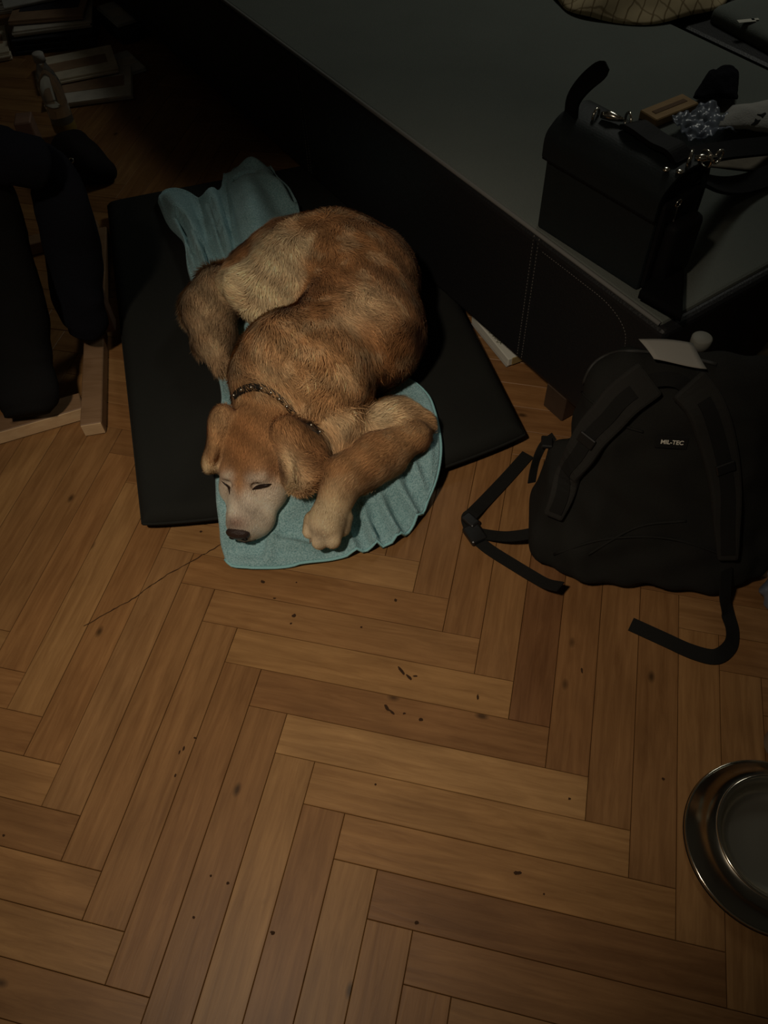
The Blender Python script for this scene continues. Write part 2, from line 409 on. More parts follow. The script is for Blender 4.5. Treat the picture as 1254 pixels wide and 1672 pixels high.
# ------------------------------------------------------------------ towel
def sstep(a, b, x): t = np.clip((x-a)/(b-a), 0, 1); return t*t*(3-2*t)
def PL(x, y, z=.075): p = U(x, y, z); return np.array((p.x, p.y))
RIDGES = [  # pixel start, pixel end, height (minus = crease), width
    ((592, 815), (622, 885), .026, .0095), ((620, 800), (660, 866), .030, .0095), ((650, 783), (694, 832), .028, .0095), ((672, 752), (704, 800), .016, .009),
    ((566, 840), (586, 900), .018, .0085), ((605, 822), (634, 884), -.012, .004), ((636, 798), (674, 852), -.012, .004),
    ((440, 862), (500, 866), .024, .012), ((455, 903), (545, 893), .014, .010), ((470, 825), (520, 800), .010, .012), ((475, 800), (500, 830), .006, .008),
    ((372, 908), (450, 917), .022, .010), ((450, 917), (520, 908), .018, .010), ((400, 893), (470, 893), -.010, .006), ((425, 890), (442, 850), .014, .010), ((698, 690), (708, 800), .010, .010), ((655, 760), (668, 782), -.012, .004),
    ((292, 330), (345, 480), .044, .028), ((345, 320), (378, 440), .044, .024), ((405, 290), (425, 420), .055, .05), ((440, 300), (480, 340), .040, .026), ((402, 276), (440, 290), .026, .02),
    ((306, 390), (350, 470), .02, .012), ((270, 325), (300, 380), .026, .02),
    ((318, 322), (362, 450), -.075, .008), ((346, 340), (372, 430), -.03, .006), ((362, 306), (392, 430), -.085, .009), ((452, 285), (484, 335), -.06, .008), ((383, 303), (415, 299), -.03, .006), ((300, 375), (332, 450), -.05, .007), ((290, 365), (318, 395), -.03, .006), ((330, 400), (352, 470), -.03, .005),
    ((360, 620), (368, 660), .012, .018)]
RW = [(PL(*a), PL(*b), h, w_) for a, b, h, w_ in RIDGES]
def Hf(x, y):
    d = cdist(x, y)
    far = sstep(1.55, 1.7, y)
    z = .006+.061*(1-sstep(-.01, .085-.03*far, d))
    for a, b, h, w_ in RW:
        ab = b-a; t = np.clip(((x-a[0])*ab[0]+(y-a[1])*ab[1])/(ab @ ab), 0, 1)
        dd = np.hypot(x-a[0]-t*ab[0], y-a[1]-t*ab[1])
        z = z+h*np.exp(-(dd/w_)**2)*(.35+.65*np.sin(np.pi*np.clip(t*.8+.1, 0, 1)))
    return np.maximum(z, .004+.062*(1-sstep(-.02, .03, d)))
def UH(x, y):
    z = .05
    for _ in range(12): p = U(x, y, z); z = .5*z+.5*float(Hf(p.x, p.y))
    return (p.x, p.y)
Tt = [(258, 332), (266, 314), (288, 308), (312, 317), (335, 318), (362, 303), (378, 281), (402, 272), (430, 280), (452, 288), (470, 305), (486, 332)]
Tr = [(486, 332), (510, 420), (570, 540), (640, 605), (682, 630), (703, 655), (716, 700), (720, 735), (715, 775), (700, 815)]
Tb = [(368, 915), (382, 926), (420, 929), (470, 926), (545, 914), (600, 900), (650, 872), (682, 840), (700, 815)]
Tl = [(258, 332), (275, 370), (300, 398), (306, 440), (318, 480), (335, 540), (350, 590), (356, 615), (362, 650), (354, 690), (352, 780), (357, 850), (361, 890), (368, 915)]
nS, nT = 90, 200
cT, cB_ = [resample(spline([(*UH(*p), 0) for p in q], 6), nS) for q in (Tt, Tb)]
cL, cR_ = [resample(spline([(*UH(*p), 0) for p in q], 6), nT) for q in (Tl, Tr)]
s = np.linspace(0, 1, nS)[None, :, None]; t = np.linspace(0, 1, nT)[:, None, None]
G = (1-t)*cT[None]+t*cB_[None]+(1-s)*cL[:, None]+s*cR_[:, None]-((1-s)*(1-t)*cT[0]+s*(1-t)*cT[-1]+(1-s)*t*cB_[0]+s*t*cB_[-1])
Z = Hf(G[..., 0], G[..., 1])
Z = Z+.0012*np.sin(G[..., 0]*61+np.sin(G[..., 1]*47)*2)
TV = np.concatenate([G[..., :2], Z[..., None]], -1).reshape(-1, 3)
top = TV.copy(); top[:, 2] += .006
ee = np.minimum(np.minimum(s, 1-s)*nS, np.minimum(t, 1-t)*nT)[..., 0].ravel()
top[:, 2] -= .003*(ee < .5)
top[:, 2] += .003*np.exp(-((ee-2.0)/1.2)**2)
ii = np.arange(nT*nS).reshape(nT, nS); q = np.stack([ii[:-1, :-1], ii[1:, :-1], ii[1:, 1:], ii[:-1, 1:]], -1).reshape(-1, 4)
per = list(ii[0, :])+list(ii[1:, -1])+list(ii[-1, -2::-1])+list(ii[-2:0:-1, 0]); n0 = nT*nS
side = np.array([[per[k], per[(k+1) % len(per)], per[(k+1) % len(per)]+n0, per[k]+n0] for k in range(len(per))])
tc_ = (.075, .235, .245)
M_tow = bpy.data.materials.new('teal_terry'); M_tow.use_nodes = True
N = M_tow.node_tree.nodes; L = M_tow.node_tree.links; p = N['Principled BSDF']; tcn = N.new('ShaderNodeTexCoord')
n1 = N.new('ShaderNodeTexNoise'); n1.inputs['Scale'].default_value = 330; n1.inputs['Detail'].default_value = 3; L.new(tcn.outputs['Object'], n1.inputs[0])
n2 = N.new('ShaderNodeTexNoise'); n2.inputs['Scale'].default_value = 14; L.new(tcn.outputs['Object'], n2.inputs[0])
r1 = N.new('ShaderNodeValToRGB'); r1.color_ramp.elements[0].position = .32; r1.color_ramp.elements[1].position = .66
r1.color_ramp.elements[0].color = (.20, .38, .41, 1); r1.color_ramp.elements[1].color = (.43, .64, .67, 1); L.new(n1.outputs['Fac'], r1.inputs[0])
mx = N.new('ShaderNodeMix'); mx.data_type = 'RGBA'; mx.blend_type = 'MULTIPLY'; mx.inputs[0].default_value = .5
L.new(r1.outputs[0], mx.inputs[6]); r2 = N.new('ShaderNodeValToRGB'); r2.color_ramp.elements[0].position = .3; r2.color_ramp.elements[1].position = .7
r2.color_ramp.elements[0].color = (.7, .75, .75, 1); r2.color_ramp.elements[1].color = (1.1, 1.15, 1.2, 1); L.new(n2.outputs['Fac'], r2.inputs[0]); L.new(r2.outputs[0], mx.inputs[7])
L.new(mx.outputs[2], p.inputs['Base Color']); p.inputs['Roughness'].default_value = 1; p.inputs['Specular IOR Level'].default_value = .05; p.inputs['Sheen Weight'].default_value = .15
b = N.new('ShaderNodeBump'); b.inputs['Strength'].default_value = .8; b.inputs['Distance'].default_value = .004; L.new(n1.outputs['Fac'], b.inputs['Height']); L.new(b.outputs[0], p.inputs['Normal'])
towel = thing('towel', 'teal terry towel spread under the dog over the dark cushion and onto the floor', 'towel', (TV[:, 0].mean(), TV[:, 1].mean(), 0))
np_mesh('cloth', np.concatenate([top, TV]), np.concatenate([q, q[:, ::-1]+n0, side]), M_tow, towel)
hp = [Vector(top[k])+Vector((0, 0, .0006)) for k in list(ii[-1, ::2])+list(ii[-2:int(nT*.62):-2, -1])]
MB().tube(hp, .003, 6).build('hem', mat('teal_hem', (.32, .62, .66), .9, .1, bump=.4, bscale=400), towel, True)

# ------------------------------------------------------------------ dog
GOLD, TAN, RED, CREAM, WHITE, DUST, BROWN = (.48, .247, .105), (.56, .315, .142), (.385, .175, .066), (.82, .64, .39), (.95, .86, .72), (.48, .33, .19), (.22, .10, .04)
def D(x, y, z): return U(x, y, z)
def vv(a, b): v = np.array(b)-np.array(a); return v/np.linalg.norm(v)
prims = []                                   # (group, prim)
def PC(g, a, ra, b, rb, col=GOLD, ln=.02, flow=None, k=.03, lift=.35):
    A, B = D(*a), D(*b); prims.append((g, Cone(A, ra, B, rb, col=col, ln=ln, flow=(vv(A, B) if flow is None else flow), lift=lift), k))
dirp = lambda x0, y0, x1, y1, z=.2: vv(D(x0, y0, z), D(x1, y1, z))
# trunk, curled clockwise from the shoulder round to the rump
PC('trunk', (540, 580, .17), .115, (590, 540, .172), .122, RED, .026, dirp(540, 560, 640, 620))
PC('trunk', (590, 540, .172), .122, (582, 468, .175), .125, RED, .028, dirp(590, 440, 650, 600))
PC('trunk', (582, 468, .175), .125, (545, 447, .172), .126, GOLD, .026, dirp(500, 380, 640, 420))
PC('trunk', (545, 447, .172), .126, (480, 448, .16), .112, RED, .022, dirp(560, 400, 430, 400))
PC('trunk', (480, 448, .16), .112, (425, 462, .14), .085, GOLD, .022, dirp(520, 380, 400, 440))
# shoulder and chest mass
PC('chest', (478, 598, .175), .105, (520, 615, .178), .108, TAN, .026, dirp(500, 560, 520, 680), lift=.45)
PC('chest', (436, 618, .145), .072, (480, 600, .17), .10, GOLD, .024, dirp(430, 560, 400, 640))
PC('chest', (520, 620, .175), .102, (548, 690, .135), .058, TAN, .028, dirp(520, 600, 550, 720))
PC('chest', (548, 655, .155), .058, (556, 722, .12), .034, TAN, .03, dirp(550, 650, 560, 740), lift=.5)
# near thigh lying over the flank, with its pale breeches
_t = dirp(497, 395, 440, 528, .2); _n = np.array((-.12, -.42, .90)); _n /= np.linalg.norm(_n); _t = _t-_n*(_t @ _n); _t /= np.linalg.norm(_t)
prims.append(('thigh', Ell(np.array(D(448, 462, .218)), (.060, .108, .056), np.array([np.cross(_t, _n), _t, _n]), col=CREAM, ln=.020, flow=_t, lift=.35), .03))
PC('thigh', (410, 470, .215), .050, (378, 464, .185), .026, CREAM, .026, dirp(430, 470, 370, 455))
PC('thigh', (490, 402, .245), .034, (500, 412, .25), .022, CREAM, .026, dirp(480, 430, 500, 380), lift=.5)
PC('hip', (585, 470, .20), .085, (600, 520, .20), .078, TAN, .03, dirp(570, 440, 600, 540), lift=.5)
# tail
for a, ra, b_, rb, c in (((405, 462, .15), .045, (362, 478, .125), .052, DUST), ((362, 478, .125), .052, (345, 505, .12), .056, DUST), ((345, 505, .12), .056, (350, 550, .11), .042, DUST), ((350, 550, .11), .042, (362, 590, .10), .02, DUST)):
    PC('tail', a, ra, b_, rb, c, .04, dirp(345, 480, 352, 600, .12), lift=.22)
# neck
PC('neck', (440, 672, .118), .068, (482, 612, .165), .090, TAN, .022, dirp(480, 600, 430, 690))
# far hind foot tucked under, then the near foreleg bent on the towel
PC('hfoot', (588, 690, .125), .040, (650, 684, .112), .036, CREAM, .018, dirp(590, 690, 690, 690))
PC('hfoot', (650, 684, .112), .036, (686, 692, .102), .028, TAN, .018, dirp(590, 690, 690, 690))
for x, y in ((678, 678), (692, 688), (697, 702), (690, 716)): PC('hfoot', (x-14, y-2, .104), .017, (x, y, .096), .013, DUST, .010, dirp(590, 690, 690, 690), k=.012)
PC('fleg', (676, 712, .112), .034, (612, 744, .118), .037, TAN, .012, dirp(690, 690, 560, 780))
PC('fleg', (612, 744, .118), .037, (562, 778, .112), .036, GOLD, .010, dirp(690, 690, 560, 780))
PC('fleg', (562, 778, .108), .038, (551, 808, .098), .029, TAN, .008, dirp(555, 780, 530, 880))
PC('fleg', (551, 808, .098), .029, (536, 848, .080), .031, CREAM, .007, dirp(555, 780, 530, 880), k=.02)
PC('fleg', (536, 846, .080), .031, (533, 856, .074), .030, CREAM, .006, dirp(555, 780, 530, 880), k=.02)
for x, y, r_ in ((506, 868, .0145), (522, 884, .0155), (543, 883, .0155), (560, 864, .014)): PC('fleg', (x+4, y-20, .074), r_+.001, (x, y, .060), r_, CREAM, .0035, dirp(550, 800, 530, 880), k=.004)
PC('fleg', (590, 776, .098), .022, (640, 752, .096), .022, CREAM, .028, dirp(640, 740, 580, 820), lift=.3)
# head
Np, Op = np.array(D(380, 873, .083)), np.array(D(412, 664, .198))
hf = (Np-Op)/np.linalg.norm(Np-Op); hu = np.array((0, 0, 1.))-hf*hf[2]; hu /= np.linalg.norm(hu); hr = np.cross(hu, hf)*-1
if hr[0] < 0: hr = -hr
ro = math.radians(13); hu, hr = hu*math.cos(ro)-hr*math.sin(ro), hr*math.cos(ro)+hu*math.sin(ro)
HL = np.linalg.norm(Np-Op); HS = HL/.243
HA = np.array([hr, hf, hu])
def Hd(r, f, u): return Op+(hr*r+hf*f+hu*u)*HS
FB = -hf
def HC(a, ra, b_, rb, col, ln=.006, k=.022, flow=None, g='head', lift=.25): prims.append((g, Cone(Hd(*a), ra*HS, Hd(*b_), rb*HS, col=col, ln=ln, flow=FB*1.0 if flow is None else flow, lift=lift), k))
def HE(c, r, col, ln=.006, k=.022, flow=None, g='head', rot=None, lift=.25):
    A = HA if rot is None else rot @ HA
    prims.append((g, Ell(Hd(*c), np.array(r)*HS, A, col=col, ln=ln, flow=FB*1.0 if flow is None else flow, lift=lift), k))
HE((0, .066, -.048), (.074, .084, .066), GOLD, .010)
HE((0, .122, -.044), (.061, .062, .052), GOLD, .006)
HC((0, .150, -.056), .049, (0, .214, -.042), .037, WHITE, .007)
HC((0, .145, -.030), .028, (0, .217, -.022), .021, WHITE, .006, k=.016)
for sg in (-1, 1):
    HE((sg*.046, .085, -.070), (.036, .05, .048), GOLD, .012)
    HE((sg*.031, .126, -.008), (.018, .018, .013), GOLD, .005, k=.014)
    HE((sg*.025, .200, -.056), (.025, .034, .026), WHITE, .005, k=.014)
    HE((sg*.045, .150, -.050), (.024, .032, .030), WHITE, .005, k=.018)
HC((0, .12, -.088), .038, (0, .208, -.068), .024, WHITE, .006)
def axes3(n, t):
    n = np.array(n)/np.linalg.norm(n); t = np.array(t)-n*np.dot(n, t); t /= np.linalg.norm(t); return np.array([np.cross(t, n), t, n])
def EE(g, x, y, z, r, n, t, col, ln, flow, k=.012, lift=.3): prims.append((g, Ell(np.array(D(x, y, z)), r, axes3(n, t), col=col, ln=ln, flow=flow, lift=lift), k))
# the ear on the left, folded so that its tip turns up
tL = dirp(366, 672, 338, 764, .15); nL = -hr*.75+hu*.5
EE('earL', 363, 690, .165, (.026, .042, .026), nL, tL, TAN, .012, tL)
EE('earL', 352, 722, .145, (.026, .046, .016), nL, tL, TAN, .010, tL)
EE('earL', 343, 752, .124, (.020, .028, .013), -hr*.9+hu*.2, tL, CREAM, .009, tL)
EE('earL', 351, 762, .112, (.010, .018, .018), -hr*.2+hu*.9, hr, CREAM, .008, hr)
# the near ear, spread flat on the right
tR = dirp(462, 690, 500, 795, .13); nR = hr*.5+hu*.75
EE('earR', 470, 712, 0.180, (.034, .040, .018), nR, tR, GOLD, .016, tR)
EE('earR', 494, 738, 0.154, (.046, .056, .015), nR, tR, BROWN, .022, tR*.6+hr*.5, lift=.6)
EE('earR', 486, 772, 0.132, (.034, .036, .014), nR, tR, TAN, .020, tR, lift=.5)
EE('earR', 520, 742, 0.132, (.026, .044, .014), hr*.8+hu*.5, tR, BROWN, .024, tR*.4+hr*.7, lift=.6)
EE('earR', 468, 758, 0.156, (.012, .040, .014), nR, tR, CREAM, .014, tR, k=.008)

allp = [p_ for _, p_, _ in prims]
lo = np.min([p_.lo for p_ in allp], 0)-.05; hi = np.max([p_.hi for p_ in allp], 0)+.05; lo[2] = -.01
fd = Field(lo, hi, .005)
order = ['trunk', 'hip', 'chest', 'thigh', 'tail', 'neck', 'hfoot', 'fleg', 'head', 'earL', 'earR']
KU = dict(trunk=.02, hip=.03, chest=.014, thigh=.032, tail=.012, neck=.03, hfoot=.012, fleg=.012, head=.03, earL=.010, earR=.010)
for g in order:
    Gf = np.full(fd.n, 1.0, np.float32)
    for gg, p_, k in prims:
        if gg == g: fd.add(p_, k, Gf)
    fd.F = smin(fd.F, Gf, KU[g])
# gentle lumps of the coat
gx, gy, gz = np.meshgrid(*fd.ax, indexing='ij')
band = (np.abs(fd.F) < .03)
lump = .0011*np.sin(gx*70+2*np.sin(gy*41))*np.sin(gy*63+1.5*np.sin(gz*57))*np.sin(gz*60+gx*33)
headm = np.clip(np.linalg.norm(np.stack([gx, gy, gz], -1)-Hd(0, .15, -.03), axis=-1)/.16-.4, 0, 1)
fd.F = np.where(band, fd.F+lump*headm, fd.F).astype(np.float32)
# eye sockets
for sg in (-1, 1):
    e_ = Ell(Hd(sg*.030, .150, -.008), (.013*HS, .008*HS, .008*HS), HA)
    sl = fd.local(e_.lo-.03, e_.hi+.03); P = np.stack([gx[sl], gy[sl], gz[sl]], -1)
    fd.F[sl] = -smin(-fd.F[sl], e_(P), .010)
# the belly, legs and chin rest flat on the towel
hx, hy = np.meshgrid(fd.ax[0], fd.ax[1], indexing='ij')
hh = Hf(hx, hy)+.0075
fd.F = np.maximum(fd.F, hh[..., None]-gz).astype(np.float32)
V, Q = surface_nets(fd)
dogbase = Vector((float(V[:, 0].mean()), float(V[:, 1].mean()), .07))
dog = thing('dog', 'old golden retriever with white face sleeping curled up on the teal towel', 'dog', dogbase)
def dog_attr(P):
    n = len(P); wsum = np.zeros(n)+1e-12; col = np.zeros((n, 3)); fl = np.zeros((n, 3)); ln = np.zeros(n); lf = np.zeros(n)
    dm = np.full(n, 1e9); ds = []
    for p_ in allp: d = p_(P); ds.append(d); dm = np.minimum(dm, d)
    for p_, d in zip(allp, ds):
        w_ = np.exp(-np.maximum(d-dm, 0)/.007); wsum += w_
        col += w_[:, None]*np.array(p_.kw['col']); fl += w_[:, None]*np.array(p_.kw['flow']); ln += w_*p_.kw['ln']; lf += w_*p_.kw['lift']
    col /= wsum[:, None]; fl /= wsum[:, None]; ln /= wsum; lf /= wsum
    # coat markings (colour of the hair itself, except the shaded ear hollow)
    q = (P-Op)/HS; r, f, u = q @ hr, q @ hf, q @ hu
    inh = (np.abs(r) < .085) & (f > .02) & (f < .30) & (u > -.13) & (u < .06)
    def blob(c, rad, color, amt=1.0, pw=1.0):
        d2 = ((r-c[0])/rad[0])**2+((f-c[1])/rad[1])**2+((u-c[2])/rad[2])**2
        a = np.where(inh, amt*np.exp(-d2*pw), 0)[:, None]; col[:] = col*(1-a)+np.array(color)*a
    blob((0, .06, .02), (.045, .06, .05), RED, .75); blob((0, .12, .01), (.02, .045, .05), RED, .8); blob((.0, .15, 0), (.009, .03, .05), GOLD, .7)
    for sg in (-1, 1): blob((sg*.030, .140, -.008), (.018, .010, .03), WHITE, .75); blob((sg*.045, .17, -.04), (.024, .04, .03), WHITE, .9)
    blob((.058, .115, -.03), (.02, .025, .03), RED, .8); blob((0, .18, -.01), (.022, .022, .03), WHITE, .5); blob((0, .148, -.005), (.011, .034, .03), GOLD, .85)
    blob((.012, .2, -.018), (.016, .018, .02), (.34, .24, .17), .75); blob((-.016, .2, -.02), (.012, .018, .02), (.42, .31, .23), .6); blob((.034, .185, -.04), (.014, .025, .02), (.32, .23, .15), .7)
    blob((0, .222, -.006), (.024, .014, .02), (.30, .15, .10), .95)
    def pb(x, y, z, rad, color, amt):
        c0 = np.array(D(x, y, z)); a = (amt*np.exp(-((P-c0)**2).sum(1)/rad**2))[:, None]; col[:] = col*(1-a)+np.array(color)*a
    pb(353, 757, .12, .009, (.06, .03, .015), .9); pb(340, 768, .118, .011, CREAM, .8); pb(362, 690, .17, .02, CREAM, .5); pb(520, 728, .15, .028, BROWN, .7); pb(500, 752, .15, .016, BROWN, .7); pb(474, 786, .13, .018, CREAM, .8); pb(498, 706, .16, .014, CREAM, .6); pb(478, 715, .17, .012, CREAM, .5); pb(522, 868, .07, .034, (.88, .74, .58), .6); pb(455, 770, .15, .016, RED, .7); pb(430, 782, .15, .011, WHITE, .9); pb(368, 778, .145, .011, WHITE, .8); pb(364, 830, .10, .026, WHITE, .95); pb(440, 830, .09, .022, WHITE, .7); pb(427, 796, .15, .008, BROWN, .7); pb(372, 796, .14, .006, BROWN, .5); pb(605, 490, .28, .05, CREAM, .45); pb(570, 500, .29, .04, CREAM, .4); pb(430, 600, .25, .05, CREAM, .35); pb(392, 590, .2, .03, CREAM, .6); pb(500, 560, .29, .05, TAN, .5)  # first dab: shade in the folded ear's hollow, painted into the coat colour
    pb(580, 600, .2, .03, CREAM, .5); pb(555, 690, .17, .035, CREAM, .5); pb(640, 600, .2, .07, RED, .6); pb(480, 400, .28, .035, CREAM, .8); pb(500, 398, .28, .02, CREAM, .8); pb(440, 520, .24, .03, CREAM, .7); pb(470, 370, .26, .06, RED, .7); pb(415, 418, .22, .03, GOLD, .5)
    return col, fl, ln, lf
nzf = np.array([noise.noise(Vector(v)*38) for v in V]); nz2 = np.array([noise.noise(Vector(v)*13+Vector((5, 0, 0))) for v in V])
M_dog = bpy.data.materials.new('dog_coat'); M_dog.use_nodes = True
N = M_dog.node_tree.nodes; L = M_dog.node_tree.links; p = N['Principled BSDF']
at = N.new('ShaderNodeAttribute'); at.attribute_name = 'coat'; L.new(at.outputs['Color'], p.inputs['Base Color'])
p.inputs['Roughness'].default_value = .75; p.inputs['Specular IOR Level'].default_value = .12; p.inputs['Sheen Weight'].default_value = .05
body = np_mesh('body', V, Q, M_dog, dog)
col, fl, ln, lf = dog_attr(V)
vc = np.clip(col*(.80+.25*nzf+.2*nz2)[:, None], .01, 1)
a_ = body.data.attributes.new('coat', 'FLOAT_COLOR', 'POINT'); a_.data.foreach_set('color', np.c_[vc, np.ones(len(V))].astype(np.float32).ravel())
DBVH = BVHTree.FromPolygons([tuple(v) for v in V], [tuple(int(i) for i in q) for q in Q])
# fur strands
def fur(n):
    A, B, C, E = V[Q[:, 0]], V[Q[:, 1]], V[Q[:, 2]], V[Q[:, 3]]
    nr = np.cross(C-A, E-B); ar = np.linalg.norm(nr, axis=1); nr /= ar[:, None]+1e-12
    cen = (A+B+C+E)/4; hd = np.linalg.norm(cen-Hd(0, .15, -.03), axis=1) < .13
    pr = ar*np.where(hd, 3.2, 1.0)*np.where(cen[:, 2] < Hf(cen[:, 0], cen[:, 1])+.012, .1, 1); pr /= pr.sum()
    k = RNG.choice(len(Q), n, p=pr); u = RNG.random((n, 1)); v = RNG.random((n, 1))
    vn = np.zeros_like(V)
    for j in range(4): np.add.at(vn, Q[:, j], nr*ar[:, None])
    vn /= np.linalg.norm(vn, axis=1)[:, None]+1e-12
    bl = lambda X_: X_[Q[k, 0]]*(1-u)*(1-v)+X_[Q[k, 1]]*u*(1-v)+X_[Q[k, 2]]*u*v+X_[Q[k, 3]]*(1-u)*v
    P = bl(V); Nn = bl(vn); Nn /= np.linalg.norm(Nn, axis=1)[:, None]
    c, f, l, lf = dog_attr(P)
    # swirl the flow with smooth noise so the coat parts into tufts
    sw = np.stack([np.sin(P[:, 0]*47+3*np.sin(P[:, 1]*29)), np.sin(P[:, 1]*53+3*np.sin(P[:, 2]*31)), np.sin(P[:, 2]*49+P[:, 0]*37)], 1)
    lk = np.clip((l-.008)/.012, 0, 1)[:, None]
    tl_m = (np.linalg.norm(P-np.array(D(345, 520, .12)), axis=1) < .11)[:, None]
    f = f+sw*np.where(tl_m, .08, .38)*lk+RNG.normal(0, .14, (n, 3))*(.4+.6*lk)
    f = f-Nn*(f*Nn).sum(1)[:, None]; f /= np.linalg.norm(f, axis=1)[:, None]+1e-9
    l = l*RNG.uniform(.6, 1.2, n); lift = lf*RNG.uniform(.6, 1.3, n)
    wd = np.clip(l*.035, .0003, .0008)*RNG.uniform(.7, 1.3, n)
    side = np.cross(Nn, f); pts = []
    L1 = l[:, None]; li = lift[:, None]
    p0 = P-Nn*.001; p1 = P+f*L1*.45+Nn*L1*.45*li; p2 = P+f*L1+Nn*L1*.55*li
    gz_ = Hf(p2[:, 0], p2[:, 1])+.009; p2[:, 2] = np.maximum(p2[:, 2], gz_); p1[:, 2] = np.maximum(p1[:, 2], Hf(p1[:, 0], p1[:, 1])+.009)
    w1 = wd[:, None]
    VV = np.stack([p0-side*w1, p0+side*w1, p1-side*w1*.8, p1+side*w1*.8, p2], 1).reshape(-1, 3)
    b = np.arange(n)[:, None]*5
    T = np.concatenate([b+np.array([[0, 1, 3]]), b+np.array([[0, 3, 2]]), b+np.array([[2, 3, 4]])])
    big = np.linalg.norm(P-Hd(0, .12, -.03), axis=1) > .15
    nv_ = np.array([noise.noise(Vector((p_[0]*30, p_[1]*30, p_[2]*30))) for p_ in P.tolist()])
    mixa = np.where(big, np.clip((nv_-.10)*1.4, 0, .28), 0)[:, None]; c = c*(1-mixa)+np.array(CREAM)*mixa
    mixr = np.where(big, np.clip((-nv_-.15)*1.2, 0, .26), 0)[:, None]; c = c*(1-mixr)+np.array(RED)*.8*mixr
    l = np.where(big & (RNG.random(n) < .05), l*1.6, l)
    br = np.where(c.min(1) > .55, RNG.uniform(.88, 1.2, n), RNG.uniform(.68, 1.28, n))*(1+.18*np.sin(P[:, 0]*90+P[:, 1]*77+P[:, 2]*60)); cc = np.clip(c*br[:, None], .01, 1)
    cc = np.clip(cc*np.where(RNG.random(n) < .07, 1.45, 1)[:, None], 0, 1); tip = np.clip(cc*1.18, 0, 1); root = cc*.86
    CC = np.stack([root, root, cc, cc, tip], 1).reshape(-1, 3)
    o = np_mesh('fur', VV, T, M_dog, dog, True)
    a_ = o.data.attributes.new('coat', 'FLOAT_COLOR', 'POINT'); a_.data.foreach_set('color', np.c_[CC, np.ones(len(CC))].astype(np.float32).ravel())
    o['kind'] = 'stuff'
    return o
fur(210000)
M_nose = mat('nose_leather', (.04, .024, .02), .4, .4, bump=.5, bscale=500)
M_blk = mat('near_black', (.008, .007, .006), .5, .3)
nm = MB(); nm.ell(Hd(0, .238, -.018), (.0245*HS, .012*HS, .0165*HS), [tuple(hr), tuple(hf), tuple(hu)], 20, 14)
nose = nm.build('nose', M_nose, dog, True)
for sg in (-1, 1): MB().ell(Hd(sg*.0125, .2475, -.022), (.0075*HS, .0035*HS, .0045*HS), [tuple(hr), tuple(hf), tuple(hu)], 10, 8).build('nostril', M_blk, nose, True)
M_lid = mat('eyelid_dark', (.022, .012, .009), .5, .3)
def eye(pts, rs):
    P = []
    for x, y in pts:
        h_, n_ = hit(DBVH, x, y); P.append(h_+n_*.0035)
    Q_ = spline(P, 8); n = len(Q_)
    MB().tube(Q_, [rs*max(.12, math.sin(math.pi*k/(n-1)))**.8 for k in range(n)], 10).build('eye', M_lid, dog, True)
eye([(411, 801), (418, 798), (427, 794), (435, 791), (442, 790)], .0040)
eye([(363, 783), (368, 789), (373, 795), (376, 800), (377, 807)], .0021)
# mouth line
P = []
for x, y in ((392, 890), (404, 893), (420, 886)):
    h_, n_ = hit(DBVH, x, y)
    if h_ and h_.z > .02: P.append(h_+n_*.001)
if len(P) > 2: MB().tube(spline(P, 5), .0012, 6).build('mouth', M_lid, dog, True)
M_claw = mat('claw_horn', (.25, .2, .15), .4, .4)
for x, y in ((507, 886), (523, 896), (542, 894), (558, 876)):
    h_ = U(x, y-4, .052); d_ = Vector(dirp(550, 800, 528, 880)); MB().tube([h_-d_*.008, h_, h_+d_*.006-Vector((0, 0, .003))], [.0032, .0028, .0006], 7).build('claw', M_claw, dog, True)
for x, y in ((689, 676), (702, 688), (706, 704), (698, 720)):
    h_ = U(x-3, y, .092); d_ = Vector(dirp(590, 690, 690, 695)); MB().tube([h_-d_*.008, h_, h_+d_*.006-Vector((0, 0, .003))], [.003, .0026, .0006], 7).build('claw', M_claw, dog, True)
# collar: sampled round the neck, lying on the coat
ring = []; rn = []
for x, y in resample(spline([(384, 650, 0), (395, 638, 0), (410, 632, 0), (428, 632, 0), (446, 638, 0), (468, 656, 0), (490, 682, 0), (512, 703, 0), (534, 716, 0)], 6), 46)[:, :2]:
    h_, n_ = hit(DBVH, x, y); ring.append(h_+n_*.0045); rn.append(n_)
if len(ring) > 6:
    R_ = [Vector(r) for r in ring]
    
    for _ in range(6): R_ = [(R_[max(0, i-1)]+R_[i]*2+R_[min(len(R_)-1, i+1)])/4 for i in range(len(R_))]; rn = [(rn[max(0, i-1)]+rn[i]*2+rn[min(len(rn)-1, i+1)]).normalized() for i in range(len(rn))]
    M_col = mat('collar_black', (.02, .017, .014), .6, .3)
    co = MB().ribbon(R_, rn, .015, .004).build('collar', M_col, dog, True)
    sm = MB(); M_met = mat('collar_metal', (.5, .47, .4), .35, .5, 1)
    for i in range(1, len(R_)-1, 4):
        MB().ell(R_[i]+rn[i]*.003, (.004, .004, .004), None, 8, 6).build('stud', M_met, co, True)

